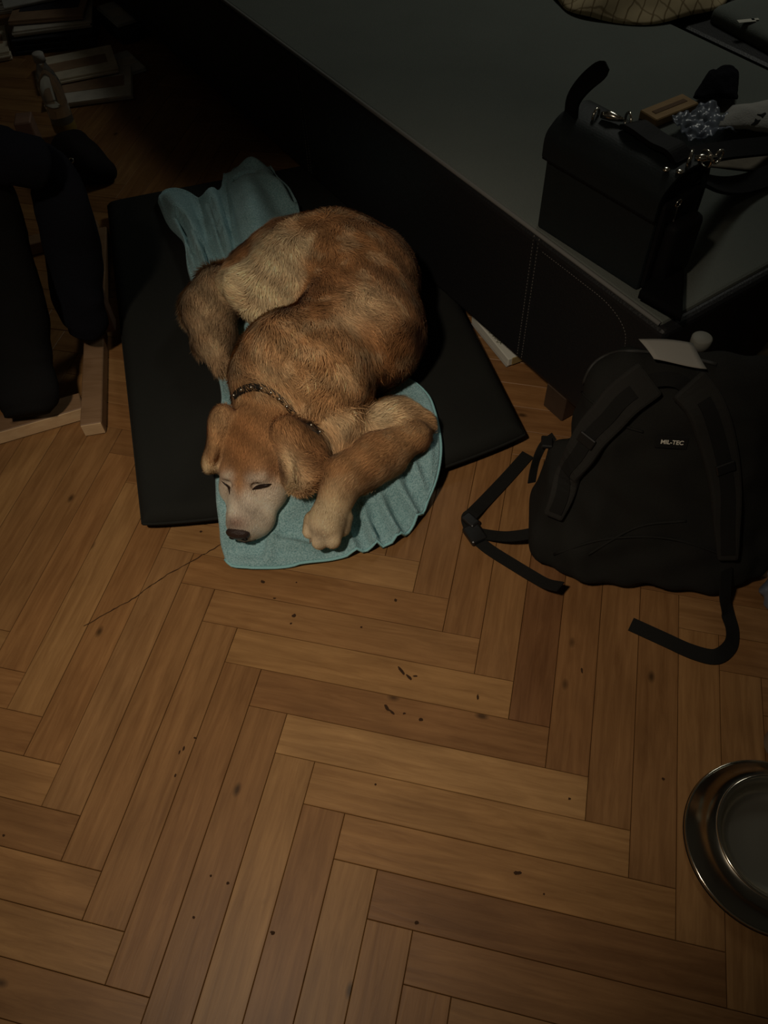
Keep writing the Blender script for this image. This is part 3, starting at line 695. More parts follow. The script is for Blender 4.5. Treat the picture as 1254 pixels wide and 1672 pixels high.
# ------------------------------------------------------------------ backpack
PX = Vector((.985, -.172, 0)); PB = Vector((.172, .985, 0)); PO = Vector((.462, .668, 0))
def pk(x, d, z):                      # soft pack: sheared back so that it leans on the sofa
    return PO+PX*x+PB*(d+.39*z)+Vector((0, 0, z))
M_pack = mat('black_cordura', (.016, .016, .014), .85, .2, bump=.5, bscale=900, var=.2, vscale=12)
M_web = mat('black_webbing', (.012, .012, .011), .8, .2, bump=.5, bscale=1200)
M_mesh = mat('black_padded_mesh', (.032, .031, .028), .9, .15, bump=.6, bscale=1500)
pack = thing('backpack', 'big black backpack standing slumped on the floor with shoulder straps facing up', 'backpack', PO)
f_ = Field((.1, .5, -.01), (.9, 1.1, .5), .007)
X = np.stack(np.meshgrid(*f_.ax, indexing='ij'), -1)-np.array(PO)
z_ = X[..., 2]; x_ = X @ np.array(PX); d_ = X @ np.array(PB)-.39*z_
dep = .094-.055*np.clip(z_/.42, 0, 1); hw = .172-.035*np.clip((z_-.12)/.30, 0, 1)**1.5+.008*np.sin(z_*25)
def rb(x, y, z, hx, hy, hz, r): 
    q = np.stack([np.abs(x)-hx+r, np.abs(y)-hy+r, np.abs(z)-hz+r], -1); return np.linalg.norm(np.maximum(q, 0), axis=-1)+np.minimum(q.max(-1), 0)-r
F0 = rb(x_, d_-dep, z_-.204, hw, dep, .202, .042)
F0 = smin(F0, rb(x_, d_-.0, z_-.2, hw-.045, .012, .165, .012), .02)            # padded back panel
F0 = smin(F0, rb(x_-hw-.005, d_-dep*1.1, z_-.13, .035, dep*.8, .11, .03), .015)   # side pockets
F0 = smin(F0, rb(x_+hw+.005, d_-dep*1.1, z_-.11, .03, dep*.8, .095, .028), .015)
F0 = F0+.0035*np.sin(x_*40+2*np.sin(z_*30))*np.sin(z_*36+1.3)+.0025*np.sin(x_*85+z_*50)
f_.F = np.maximum(F0, .002-z_).astype(np.float32)
V, Q = surface_nets(f_); np_mesh('pack_body', V, Q, M_pack, pack)
PBVH = BVHTree.FromPolygons([tuple(v) for v in V], [tuple(int(i) for i in q) for q in Q])
def on_pack(pts, lift, n=6):
    P = []; Nn = []
    for x, y in resample(pts, 26):
        h_, nn = hit(PBVH, x, y)
        if h_ is not None: P.append(h_+nn*lift); Nn.append(nn)
    for _ in range(3): P = [P[0]]+[(P[i-1]+P[i]*2+P[i+1])/4 for i in range(1, len(P)-1)]+[P[-1]]; Nn = [Nn[0]]+[(Nn[i-1]+Nn[i]*2+Nn[i+1]).normalized() for i in range(1, len(Nn)-1)]+[Nn[-1]]
    return P, Nn
sp = lambda q: [(v.x, v.y) for v in spline([(*a, 0) for a in q], 8)]
for pts, wd in (([(1058, 618), (1018, 650), (975, 700), (935, 770), (905, 838)], .062), ([(1118, 628), (1150, 670), (1172, 740), (1184, 830), (1188, 905)], .060)):
    P, Nn = on_pack(sp(pts), .010); t_ = np.linspace(0, 1, len(P)); ws = (wd*(1-.45*t_**2)).tolist()
    stp = MB().ribbon(P, Nn, ws, .016).build('shoulder_strap', M_mesh, pack)
    bv = stp.modifiers.new('bevel', 'BEVEL'); bv.width = .005; bv.segments = 2
    P2, N2 = on_pack(sp(pts), .0195); MB().ribbon(P2[3:-1], N2[3:-1], .022, .002).build('webbing', M_web, stp)
    i = 12; c = P2[i]; tt = (P2[i+1]-P2[i-1]).normalized(); bb = tt.cross(N2[i]); MB().rbox(c+N2[i]*.003, (.03, .018, .005), (bb, tt, N2[i]), .0015, 1).build('slider', mat('black_plastic', (.012, .012, .012), .35, .5), stp)
M_plast = bpy.data.materials['black_plastic']
P, Nn = on_pack(sp([(1050, 628), (1066, 621), (1086, 619), (1106, 623), (1120, 632)]), .004)
P = [p_+Nn[i]*.007*math.sin(math.pi*i/(len(P)-1)) for i, p_ in enumerate(P)]
MB().ribbon(P, Nn, .022, .004).build('grab_handle', M_web, pack)
for pts in ([(960, 905), (1040, 860), (1120, 850)], [(905, 905), (985, 880), (1090, 878), (1180, 905)], [(948, 640), (1010, 690), (1050, 705)]):
    P, Nn = on_pack(sp(pts), .001); MB().tube(P, .0022, 6).build('seam', M_pack, pack, True)
P, Nn = on_pack(sp([(938, 625), (955, 592), (990, 578), (1040, 575), (1110, 583), (1170, 596)]), .002); MB().tube(P, .003, 6).build('zip', mat('zip_tape', (.03, .03, .028), .6), pack, True)
# label patch
h_, nn = hit(PBVH, 1096, 720)
lx = (hit(PBVH, 1112, 721)[0]-hit(PBVH, 1080, 719)[0]).normalized(); ly = nn.cross(lx).normalized(); ln_ = lx.cross(ly)
lab = MB().rbox(h_+ln_*.004, (.050, .022, .003), (lx, ly, ln_), .0008, 1).build('label_patch', M_web, pack); lab['label'] = 'small black label patch with pale lettering'
text('MIL-TEC', mat('label_thread', (.75, .72, .62), .8), lab, h_+ln_*.0057, lx, ly, .0098, .0003, bold=.0002)
# loose webbing on the floor
def floor_strap(name, pts, wd=.024, tilt=None, parent=pack):
    P = spline([U(x, y, z) for x, y, z in pts], 7); MB().ribbon(P, Vector((0, 0, 1)) if tilt is None else Vector(tilt), wd, .0022).build(name, M_web, parent)
floor_strap('strap_end', [(925, 845, .12), (898, 856, .085), (870, 870, .05), (830, 876, .03), (795, 873, .012), (772, 868, .006)])
floor_strap('strap_end', [(768, 862, .006), (764, 846, .012), (772, 838, .014), (790, 820, .006), (828, 780, .0035), (862, 742, .0035)], .027)
floor_strap('strap_end', [(780, 882, .006), (800, 898, .008), (835, 920, .012), (868, 940, .016), (892, 953, .03), (915, 958, .05)], .024)
MB().rbox(U(775, 872, .010), (.034, .042, .014), (Vector((.9, .4, 0)).normalized(), Vector((-.4, .9, 0)).normalized(), Vector((0, 0, 1))), .004, 2).build('buckle', M_plast, pack)
MB().rbox(U(768, 850, .014), (.022, .034, .012), (Vector((.8, .6, 0)).normalized(), Vector((-.6, .8, 0)).normalized(), Vector((0, 0, 1))), .004, 2).build('buckle', M_plast, pack)
floor_strap('strap_end', [(1186, 930, .10), (1184, 975, .05), (1188, 1002, .014), (1196, 1030, .008), (1192, 1055, .012), (1168, 1072, .014), (1130, 1064, .010), (1085, 1044, .005), (1030, 1019, .0035)], .026, (.25, -.35, .9))
floor_strap('side_strap', [(905, 712, .20), (888, 726, .19), (878, 745, .17), (872, 765, .14), (868, 788, .11)], .016, (.3, -.7, .6))
MB().rbox(U(893, 722, .195), (.02, .026, .009), (PX, PB, Vector((0, 0, 1))), .002, 1).build('buckle', M_plast, pack)
# paper lying on the pack
ps = [U(1040, 562, .406), U(1128, 569, .406), U(1152, 608, .406), U(1064, 597, .406)]
V = []; n_ = 8
for j in range(n_+1):
    for i in range(n_+1):
        a, b_ = i/n_, j/n_; q = ps[0].lerp(ps[1], a).lerp(ps[3].lerp(ps[2], a), b_); q = q.copy(); q.z += .010+.004*math.sin(a*3+b_*2); V.append(q)
F = [(j*(n_+1)+i, j*(n_+1)+i+1, (j+1)*(n_+1)+i+1, (j+1)*(n_+1)+i) for j in range(n_) for i in range(n_)]
po = obj('paper_slip', V, F, mat('plain_paper', (.30, .285, .255), .9, .1), None, True)
sm_ = po.modifiers.new('solid', 'SOLIDIFY'); sm_.thickness = .0008
tag(po, 'blank white paper slip lying on top of the black backpack', 'paper')

# ------------------------------------------------------------------ satchel on the sofa
M_sat = mat('black_leather', (.013, .018, .019), .6, .25, bump=.12, bscale=220, var=.15, vscale=14)
M_satd = mat('black_leather_gusset', (.006, .006, .007), .7, .2, bump=.15, bscale=220)
M_chr = mat('chrome', (.8, .76, .66), .18, .5, 1)
B0 = U(872, 374, ZT); B1 = U(1034, 480, ZT); bx = (B1-B0); BW = bx.length; bx.normalize(); by = Vector((-bx.y, bx.x, 0)); B0 = B0+by*.006; BH = .195; BD_ = .105
def bag(a, d, z): return B0+bx*(a*BW)+by*(d)+Vector((0, 0, ZT+.002+z))-Vector((0, 0, ZT))
satch = thing('satchel', 'black leather satchel with flap and chrome rings standing on the sofa corner', 'bag', bag(.5, .05, 0))
BAX = (bx, by, Vector((0, 0, 1)))
MB().rbox(bag(.5, BD_/2, BH*.48), (BW*.96, BD_*.94, BH*.95), BAX, .012, 3).build('body', M_satd, satch, True)
MB().rbox(bag(.5, .006, BH*.47), (BW, .012, BH*.94), BAX, .005, 2).build('front_panel', M_sat, satch)
def curtain(prof, a0, a1, th, name, m_):
    P = spline([bag(0, d, z) for d, z in prof], 8); V = []
    mb = MB(); c0 = [p_+bx*(a0*BW) for p_ in P]; c1 = [p_+bx*(a1*BW) for p_ in P]
    mid = [(p_+q_)/2 for p_, q_ in zip(c0, c1)]; nr_ = []
    for i in range(len(P)):
        t_ = (P[min(i+1, len(P)-1)]-P[max(i-1, 0)]).normalized(); nr_.append(bx.cross(t_))
    return mb.ribbon(mid, nr_, (a1-a0)*BW, th).build(name, m_, satch)
curtain([(BD_+.002, BH*.45), (BD_, BH*.9), (BD_*.8, BH+.006), (BD_*.3, BH+.007), (.004, BH*.96), (-.006, BH*.88), (-.007, BH*.72)], -.01, 1.01, .005, 'flap', M_sat)
curtain([(-.008, BH*.725), (-.0085, BH*.71), (-.008, BH*.70)], -.005, 1.005, .002, 'flap_edge', M_satd)
MB().rbox(bag(1.0, BD_*.5, BH*.42), (.014, BD_*.86, BH*.8), BAX, .006, 2).build('side_gusset', M_satd, satch)
MB().rbox(bag(0.0, BD_*.5, BH*.42), (.014, BD_*.86, BH*.8), BAX, .006, 2).build('side_gusset', M_satd, satch)
# flap tail that sticks up at the left
tl_ = spline([bag(.06, .03, BH+.004), bag(.04, .035, BH+.03), bag(.07, .05, BH+.055), bag(.15, .07, BH+.082)], 6)
MB().ribbon(tl_, bx*.2+by, [.03]*(len(tl_)-4)+[.03, .029, .025, .014], .006).build('strap_tab', M_satd, satch)
def ringat(c, r, axis, w_=.0022, parent=satch, name='ring', n=24, arc=360):
    axis = Vector(axis).normalized(); a = axis.orthogonal().normalized(); b_ = axis.cross(a); c = Vector(c)
    P = [c+(a*math.cos(math.radians(arc*i/n))+b_*math.sin(math.radians(arc*i/n)))*r for i in range(n+1)]
    return MB().tube(P, w_, 8, False).build(name, M_chr, parent, True)
zt_ = BH+.014
ringat(bag(.20, .05, zt_), .011, bx+by*.3); ringat(bag(.42, .066, zt_+.006), .013, by+bx*.6)
MB().tube([bag(.24, .052, zt_+.004), bag(.30, .056, zt_+.007), bag(.34, .06, zt_+.006), bag(.39, .064, zt_+.006)], [.005, .0075, .0055, .003], 10).build('snap_hook', M_chr, satch, True)
hd_ = spline([bag(.44, .066, zt_+.002), bag(.52, .06, zt_+.010), bag(.7, .058, zt_+.006), bag(.84, .056, zt_+.008), bag(.93, .055, zt_-.002)], 6)
MB().ribbon(hd_, Vector((0, 0, 1)), .036, .008).build('handle', M_satd, satch)
ringat(bag(.97, .055, zt_+.004), .013, bx+by*.5); ringat(bag(1.03, .075, zt_+.004), .012, by+bx*.2); ringat(bag(1.05, .10, zt_), .010, bx)
MB().tube([bag(.99, .06, zt_+.006), bag(1.02, .065, zt_+.008), bag(1.06, .09, zt_+.004)], [.004, .006, .003], 10).build('snap_hook', M_chr, satch, True)
for a, d in ((.92, .02), (.99, .03)): MB().ell(bag(a, d, BH+.011), (.006, .006, .003), None, 12, 8).build('rivet', M_chr, satch, True)
ringat(bag(1.035, .035, BH*.80), .006, bx, .0013, satch, 'zip_pull'); MB().tube([bag(1.035, .035, BH*.76), bag(1.035, .036, BH*.66)], .0016, 6).build('zip_pull', M_chr, satch)
MB().tube([bag(1.032, .037, BH*.65), bag(1.032, .04, BH*.18)], .0014, 6).build('zip', mat('zip_teeth', (.12, .11, .1), .4), satch)
MB().rbox(bag(1.06, BD_*.55, BH*.36), (.03, BD_*.7, BH*.55), BAX, .012, 3).build('side_pocket', M_satd, satch, True)
for q in ([(1112, 262, .565), (1150, 252, .52), (1200, 244, .46), (1260, 238, .41), (1300, 236, .395)], [(1128, 283, .55), (1165, 300, .47), (1200, 303, .42), (1240, 293, .40), (1300, 268, .40)]):
    P = spline([U(*a) for a in q], 7); MB().ribbon(P, Vector((-.2, -.5, .85)), .040, .006).build('shoulder_strap', M_satd, satch)

# ------------------------------------------------------------------ things lying on the sofa
def sheet(name, corners, z0, m_, label, cat, amp=.004, n=18, th=.0015, freq=30, seed=0, group=None, dome=0, flat=False):
    ps = [Vector(c) for c in corners]; V = []
    for j in range(n+1):
        for i in range(n+1):
            a, b_ = i/n, j/n; q = ps[0].lerp(ps[1], a).lerp(ps[3].lerp(ps[2], a), b_).copy()
            q.z = z0+th+amp*(1+noise.noise(Vector((q.x*freq, q.y*freq, seed))))+amp*.5*(1+noise.noise(Vector((q.x*freq*2.3, q.y*freq*2.3, seed+9))))+dome*(math.sin(math.pi*a)*math.sin(math.pi*b_))**.6
            q.x += .15*amp*noise.noise(Vector((q.y*freq, seed, 1))); V.append(q)
    F = [(j*(n+1)+i, j*(n+1)+i+1, (j+1)*(n+1)+i+1, (j+1)*(n+1)+i) for j in range(n) for i in range(n)]
    o = obj(name, V, F, m_, None, True); sm_ = o.modifiers.new('solid', 'SOLIDIFY'); sm_.thickness = th; sm_.offset = -1
    return tag(o, label, cat, group)
bt = thing('wooden_box', 'flat light brown box lying on the sofa just behind the satchel', 'box', U(1080, 192, ZT))
q0, q1, q2 = U(1048, 196, ZT), U(1098, 176, ZT), U(1116, 188, ZT); ax1 = (q1-q0).normalized(); ax2 = Vector((0, 0, 1)).cross(ax1)
M_card = wood_mat('light_box', (.42, .27, .12), (.34, .21, .09), .7, False)
MB().rbox(q0+ax1*.055-ax2*.018+Vector((0, 0, .011)), (.12, .05, .018), (ax1, ax2, Vector((0, 0, 1))), .002, 1).build('carton', M_card, bt)
MB().rbox(q0+ax1*.055-ax2*.018+Vector((0, 0, .0205)), (.09, .012, .001), (ax1, ax2, Vector((0, 0, 1))), .0003, 1).build('printed_line', mat('print_brown', (.14, .08, .04), .8), bt)
M_poly = mat('crinkled_clear_plastic', (.45, .5, .6), .3, .4, 0, .5, 45, trans=.75)
sheet('plastic_bag', [U(1090, 215, ZT), U(1150, 185, ZT), U(1200, 232, ZT), U(1120, 250, ZT)], ZT, M_poly, 'crumpled clear plastic bag lying on the sofa beside the light brown box', 'bag', .018, 26, .001, 40, 3)
M_bcl = mat('black_cloth', (.006, .006, .009), .95, .1, bump=.4, bscale=300)
sheet('black_cloth', [U(1127, 176, ZT), U(1160, 130, ZT), U(1196, 136, ZT), U(1198, 180, ZT)], ZT, M_bcl, 'small crumpled black cloth lying on the sofa behind the white printed cloth', 'cloth', .012, 20, .003, 30, 5, None, .03)
wc = sheet('printed_cloth', [U(1172, 212, .40), U(1195, 180, .40), U(1330, 172, .40), U(1330, 225, .40)], ZT+.006, mat('white_cotton', (.40, .39, .36), .9, .1, bump=.3, bscale=300), 'folded white cloth with black printed marks at the sofa edge on the right', 'cloth', .006, 24, .008, 20, 8, None, .02)
wb = BVHTree.FromObject(wc, bpy.context.evaluated_depsgraph_get())
M_prt = mat('black_print', (.012, .012, .012), .9)
def print_poly(pts):
    P = [hit(wb, x, y)[0] for x, y in pts]
    if any(p_ is None for p_ in P): return
    n = len(P); top_ = [p_+Vector((0, 0, .0012)) for p_ in P]
    obj('printed_mark', top_+[p_-Vector((0, 0, .0012)) for p_ in P], [tuple(range(n))]+[tuple(range(n, 2*n))[::-1]]+[(i, i+n, (i+1) % n+n, (i+1) % n) for i in range(n)], M_prt, wc)
print_poly([(1226, 204), (1231, 200), (1233, 194), (1237, 197), (1242, 196), (1238, 201), (1232, 205)])
print_poly([(1236, 187), (1243, 187), (1249, 184), (1251, 186), (1245, 193), (1243, 190)])
M_flr = mat('floral_paper', (.22, .19, .145), .9, .1, var=.35, vscale=45)
sheet('floral_paper', [U(1136, 272, ZT), U(1235, 238, ZT), U(1330, 225, ZT), U(1300, 290, ZT)], ZT, M_flr, 'pale patterned paper lying on the sofa beneath the satchel strap', 'paper', .002, 14, .001, 14, 12)
sheet('pouch', [U(1040, 491, .39), U(1086, 434, .39), U(1112, 447, .39), U(1109, 530, .39)], ZT, mat('satchel_shadow', (.004, .004, .004), .9, .1), 'flat black sheet added as the satchel shadow on the sofa corner', 'bag', .001, 12, .014, 20, 21)  # black sheet added to darken the satchel's cast shadow; not a real object
# rumpled beige checked cloth at the top of the picture
M_chk = bpy.data.materials.new('beige_check'); M_chk.use_nodes = True
N = M_chk.node_tree.nodes; L = M_chk.node_tree.links; p = N['Principled BSDF']; tcn = N.new('ShaderNodeTexCoord'); mp = N.new('ShaderNodeMapping'); mp.inputs['Rotation'].default_value = (0, 0, .5)
L.new(tcn.outputs['Object'], mp.inputs[0]); prev = None
for ax in ('X', 'Y'):
    wv = N.new('ShaderNodeTexWave'); wv.bands_direction = ax; wv.inputs['Scale'].default_value = 11; wv.inputs['Distortion'].default_value = 2.2; wv.inputs['Detail Scale'].default_value = 2
    L.new(mp.outputs[0], wv.inputs[0]); rp = N.new('ShaderNodeValToRGB'); rp.color_ramp.elements[0].position = .01; rp.color_ramp.elements[1].position = .06
    rp.color_ramp.elements[0].color = (.26, .19, .10, 1); rp.color_ramp.elements[1].color = (.60, .48, .29, 1); L.new(wv.outputs['Color'], rp.inputs[0])
    if prev is None: prev = rp
    else:
        mx = N.new('ShaderNodeMix'); mx.data_type = 'RGBA'; mx.blend_type = 'DARKEN'; mx.inputs[0].default_value = .8; L.new(prev.outputs[0], mx.inputs[6]); L.new(rp.outputs[0], mx.inputs[7])
vo = N.new('ShaderNodeTexNoise'); vo.inputs['Scale'].default_value = 9; L.new(tcn.outputs['Object'], vo.inputs[0]); rp = N.new('ShaderNodeMapRange'); rp.inputs[1].default_value = .66; rp.inputs[2].default_value = .7
L.new(vo.outputs['Fac'], rp.inputs[0]); m2 = N.new('ShaderNodeMix'); m2.data_type = 'RGBA'; L.new(rp.outputs[0], m2.inputs[0]); L.new(mx.outputs[2], m2.inputs[6]); m2.inputs[7].default_value = (.60, .46, .10, 1)
L.new(m2.outputs[2], p.inputs['Base Color']); p.inputs['Roughness'].default_value = .95; p.inputs['Specular IOR Level'].default_value = .1
hf0 = U(1070, 38, .385); hc = Vector((hf0.x+.005, hf0.y+.175, 0)); V = []; nu, nv = 96, 30
for j in range(nv+1):
    for i in range(nu):
        a = 2*math.pi*i/nu; t_ = j/nv
        R_a = 1+.035*math.sin(3*a+1)+.02*math.sin(7*a+.5)
        fold = .012*math.sin(a*8+t_*6+2*math.sin(a*2))*t_+.018*noise.noise(Vector((math.cos(a)*2.5*t_, math.sin(a)*2.5*t_, 2)))+.008*noise.noise(Vector((math.cos(a)*6*t_, math.sin(a)*6*t_, 7)))
        zz = ZT+.006+.062*max(0, 1-t_**3)+(fold+.012)*(1-.85*t_**4)
        V.append(Vector((hc.x+.232*R_a*t_*math.cos(a), hc.y+.175*R_a*t_*math.sin(a), max(ZT+.003, zz))))
F = [(j*nu+i, j*nu+(i+1) % nu, (j+1)*nu+(i+1) % nu, (j+1)*nu+i) for j in range(nv) for i in range(nu)]
ck = obj('checked_cloth', V, F, M_chk, None, True); tag(ck, 'rumpled beige cloth with thin dark check lines lying on the grey sofa top', 'cloth')
sm_ = ck.modifiers.new('solid', 'SOLIDIFY'); sm_.thickness = .002; sm_.offset = 1

# ------------------------------------------------------------------ white carton under the sofa edge
M_pap = mat('white_card', (.62, .62, .55), .8, .15)
e0, e1 = U(829, 601, .0), U(772, 531, .0); ex = (e0-e1); EL = ex.length; ex.normalize(); ey = Vector((0, 0, 1)).cross(ex)
if ey.dot(Vector((1, .3, 0))) < 0: ey = -ey
cart = thing('carton', 'small white carton with grey script lying half under the sofa bed', 'box', e0)
ez = ex.cross(ey); ez = ez if ez.z > 0 else -ez
ctr = e0-ex*.085+ey*.030
MB().rbox(ctr+Vector((0, 0, .016)), (.17, .062, .022), (ex, ey, Vector((0, 0, 1))), .002, 1).build('lid', M_pap, cart)
MB().rbox(ctr-ey*.003+Vector((0, 0, .0028)), (.165, .060, .004), (ex, ey, Vector((0, 0, 1))), .001, 1).build('tray', mat('card_grey', (.32, .31, .28), .8), cart)
MB().rbox(ctr+ex*.0845+ey*.004+Vector((0, 0, .016)), (.003, .05, .020), (ex, ey, Vector((0, 0, 1))), .0008, 1).build('end_flap', mat('card_yellow', (.34, .25, .10), .8), cart)
ys_ = Vector((0, 0, 1)).cross(ex)
scr = [ctr+ex*(-.016+.0011*k+.0022*math.sin(k*1.3))-ey*.018+ys_*(.0055*math.sin(k*.95)*(1+.5*math.sin(k*.37)))+Vector((0, 0, .0273)) for k in range(46)]
MB().tube(spline(scr, 3), .0008, 5).build('script_line', mat('script_grey', (.10, .11, .06), .8), cart)

# ------------------------------------------------------------------ wooden frame chair with trousers, at the left
M_pine = wood_mat('pine_frame', (.30, .185, .105), (.23, .135, .07), .5, False)
chair = thing('chair_frame', 'low light wooden frame of a chair standing on parquet at the left edge', 'chair', U(150, 700, 0))
f0 = U(157, 704, 0); rx_ = (U(166, 402, 0)-f0).normalized(); fx_ = (U(0, 716, 0)-U(137, 676, 0)).normalized(); RH = .034
ry_ = Vector((0, 0, 1)).cross(rx_); fy_ = Vector((0, 0, 1)).cross(fx_); Zv = Vector((0, 0, 1))
MB().rbox(f0+rx_*.35+Vector((0, 0, RH/2+.001)), (.72, .046, RH), (rx_, ry_, Zv), .002, 1).build('side_rail', M_pine, chair)
fc = U(137, 672, 0); MB().rbox(fc+fx_*.24+Vector((0, 0, RH/2+.001)), (.49, .050, RH), (fx_, fy_, Zv), .002, 1).build('front_rail', M_pine, chair)
MB().rbox(f0+rx_*.73+fx_*.25+Vector((0, 0, RH/2+.001)), (.5, .04, RH), (fx_, fy_, Zv), .002, 1).build('rear_rail', M_pine, chair)
M_post = wood_mat('post_wood', (.20, .12, .085), (.15, .09, .06), .6, False)
M_edge = wood_mat('pine_edge', (.80, .60, .36), (.66, .46, .26), .6, False)
sd_ = -1 if fy_.y > 0 else 1
MB().rbox(fc+fx_*.24+fy_*(sd_*.0258)+Vector((0, 0, RH/2+.001)), (.49, .002, RH-.003), (fx_, fy_, Zv), .0004, 1).build('edge_strip', M_edge, chair)
MB().rbox(f0-rx_*.0108+Vector((0, 0, RH/2+.001)), (.002, .043, RH-.003), (rx_, ry_, Zv), .0004, 1).build('edge_strip', M_edge, chair)
pb_ = U(42, 205, .52); pb_.z = 0
MB().rbox(pb_+Vector((0, 0, .285)), (.042, .03, .50), (rx_, ry_, Zv), .002, 1).build('post', M_post, chair)
pb2 = pb_+fx_*.44; MB().rbox(pb2+Vector((0, 0, .285)), (.042, .03, .50), (rx_, ry_, Zv), .002, 1).build('post', M_post, chair)
MB().rbox((pb_+pb2)/2+Vector((0, 0, .46)), (.43, .03, .025), ((pb2-pb_).normalized(), Zv.cross((pb2-pb_).normalized()), Zv), .003, 1).build('top_rail', M_pine, chair)
MB().rbox(f0+rx_*.35+fx_*.47+Vector((0, 0, RH/2+.001)), (.72, .046, RH), (rx_, ry_, Zv), .002, 1).build('side_rail', M_pine, chair)
M_jean = mat('dark_navy_cloth', (.010, .011, .016), .95, .1, bump=.4, bscale=500)
M_jean2 = mat('black_cloth_trouser', (.011, .011, .011), .95, .1, bump=.4, bscale=500)
tro = thing('trousers', 'dark trousers hanging over the wooden chair frame at the left edge', 'trousers', U(100, 560, 0))
def leg(path, ws, name, m_):
    P = spline([U(*a) for a in path], 8); n = len(P); wv_ = np.interp(np.linspace(0, 1, n), np.linspace(0, 1, len(ws)), ws); V = []; K = 20; F = []
    for i, p_ in enumerate(P):
        t_ = (P[min(i+1, n-1)]-P[max(i-1, 0)]).normalized(); a = CR-t_*CR.dot(t_); a.normalize(); b_ = t_.cross(a)
        for k in range(K):
            an = 2*math.pi*k/K; wr = 1+.06*math.sin(an*3+i*.35)+.05*noise.noise(Vector((i*.3, k*.5, len(path))))
            V.append(p_+(a*math.cos(an)*wv_[i]+b_*math.sin(an)*wv_[i]*.62)*wr)
    for i in range(n-1):
        for k in range(K): F.append((i*K+k, i*K+(k+1) % K, (i+1)*K+(k+1) % K, (i+1)*K+k))
    F.append(tuple(range(K))[::-1]); F.append(tuple((n-1)*K+k for k in range(K)))
    o = obj(name, V, F, m_, tro, True); return o
leg([(45, 262, .48), (80, 282, .46), (104, 337, .40), (117, 412, .29), (128, 482, .19), (138, 524, .125), (140, 547, .09)], [.035, .046, .055, .058, .056, .050, .034], 'trouser_leg', M_jean)
leg([(-60, 250, .54), (-40, 320, .46), (-18, 400, .36), (4, 500, .24), (28, 590, .14), (42, 650, .095), (46, 677, .075)], [.06, .072, .082, .084, .078, .068, .046], 'trouser_leg', M_jean2)
mb = MB(); P = spline([U(-120, 240, .57), U(-40, 246, .55), U(20, 258, .53), U(66, 268, .50)], 6); mb.tube(P, [.045]*6+[.05]*6+[.046]*6+[.03], 14).build('waist', M_jean, tro, True)

# ------------------------------------------------------------------ far left: bottle, dark pouch, paper pile
M_pet = mat('clear_plastic', (.86, .88, .86), .06, .5, trans=.92)
b0 = U(113, 226, 0); BHt = .25
bot = thing('plastic_bottle', 'clear plastic bottle with pale cap standing before the paper pile', 'bottle', b0)
MB().lathe(b0, [(0, .003), (.030, .003), (.034, .012), (.034, .10), (.032, .105), (.034, .112), (.034, .165), (.026, .195), (.015, .218), (.013, .226), (.013, .236), (0, .237)], 32).build('shell', M_pet, bot, True)
MB().lathe(b0, [(0, .228), (.0165, .228), (.0165, .249), (.014, .251), (0, .251)], 24).build('cap', mat('cap_white', (.42, .40, .37), .6), bot, True)
MB().lathe(b0, [(.0345, .030), (.0347, .031), (.0347, .055), (.0345, .056)], 32).build('label_band', mat('label_yellow', (.28, .19, .04), .7), bot, True)
f_ = Field((-1.15, 1.95, -.01), (-.6, 2.5, .14), .008); X = np.stack(np.meshgrid(*f_.ax, indexing='ij'), -1)
g0, g1, g2 = [np.array(U(*a)) for a in ((112, 262, .06), (145, 268, .05), (172, 280, .03))]
F0 = smin(smin(Cone(g0, .055, g1, .048)(X), Cone(g1, .048, g2, .03)(X), .03), Ell(np.array(U(120, 240, .08)), (.05, .06, .04))(X), .03)+.004*np.sin(X[..., 0]*60)*np.sin(X[..., 1]*55)
f_.F = np.maximum(F0, .002-X[..., 2]).astype(np.float32); V, Q = surface_nets(f_)
pch = thing('pouch', 'dark slumped pouch with a metal eyelet on the floor beside the bottle', 'bag', U(140, 270, 0)); np_mesh('bag_body', V, Q, mat('dark_pouch', (.013, .010, .010), .8, .2, bump=.3, bscale=200), pch)
pv = BVHTree.FromPolygons([tuple(v) for v in V], [tuple(int(i) for i in q) for q in Q]); h_, nn = hit(pv, 117, 262)
if h_: ringat(h_+nn*.002, .006, nn, .0018, pch, 'eyelet')
# pile of printed paper at the back
def paper_m(nm_, c): return mat(nm_, c, .85, .15, var=.3, vscale=25)
PM = [paper_m('newsprint', (.66, .62, .54)), paper_m('magazine_brown', (.38, .25, .16)), paper_m('magazine_dark', (.05, .05, .06)), paper_m('paper_grey', (.55, .55, .52)), paper_m('paper_cream', (.70, .62, .48))]
pile = [  # centre px, stack level z, size, angle, material, height, label
    ((150, 148), 0.0, (.28, .20), .15, 0, .018, 'folded newspaper lying lowest at the front of the paper pile'),
    ((132, 123), .023, (.25, .18), .3, 4, .014, 'cream magazine on the folded newspaper beside the bottle'),
    ((207, 108), 0.0, (.08, .16), .54, 3, .012, 'grey leaflet on the floor right of the cream magazine'),
    ((98, 62), 0.0, (.28, .22), .1, 2, .05, 'thick dark book at the bottom of the rear paper pile'),
    ((99, 60), .055, (.27, .21), .16, 0, .02, 'newspaper bundle on the thick dark book'),
    ((98, 56), .079, (.26, .20), .05, 1, .015, 'brown covered magazine on the newspaper bundle'),
    ((80, 40), .098, (.26, .17), .35, 3, .012, 'grey paper sheets topmost on the rear pile'),
    ((203, 52), 0.0, (.09, .20), .54, 2, .04, 'dark folder on the floor right of the rear paper pile'),
    ((202, 48), .045, (.09, .19), .56, 3, .012, 'grey booklet lying on the dark folder'),
    ((-20, 84), 0.0, (.16, .22), .3, 4, .03, 'cream paper stack at the far left behind the bottle'),
    ((60, 2), 0.0, (.30, .16), .2, 0, .07, 'tall newspaper stack behind the rear paper pile'),
]
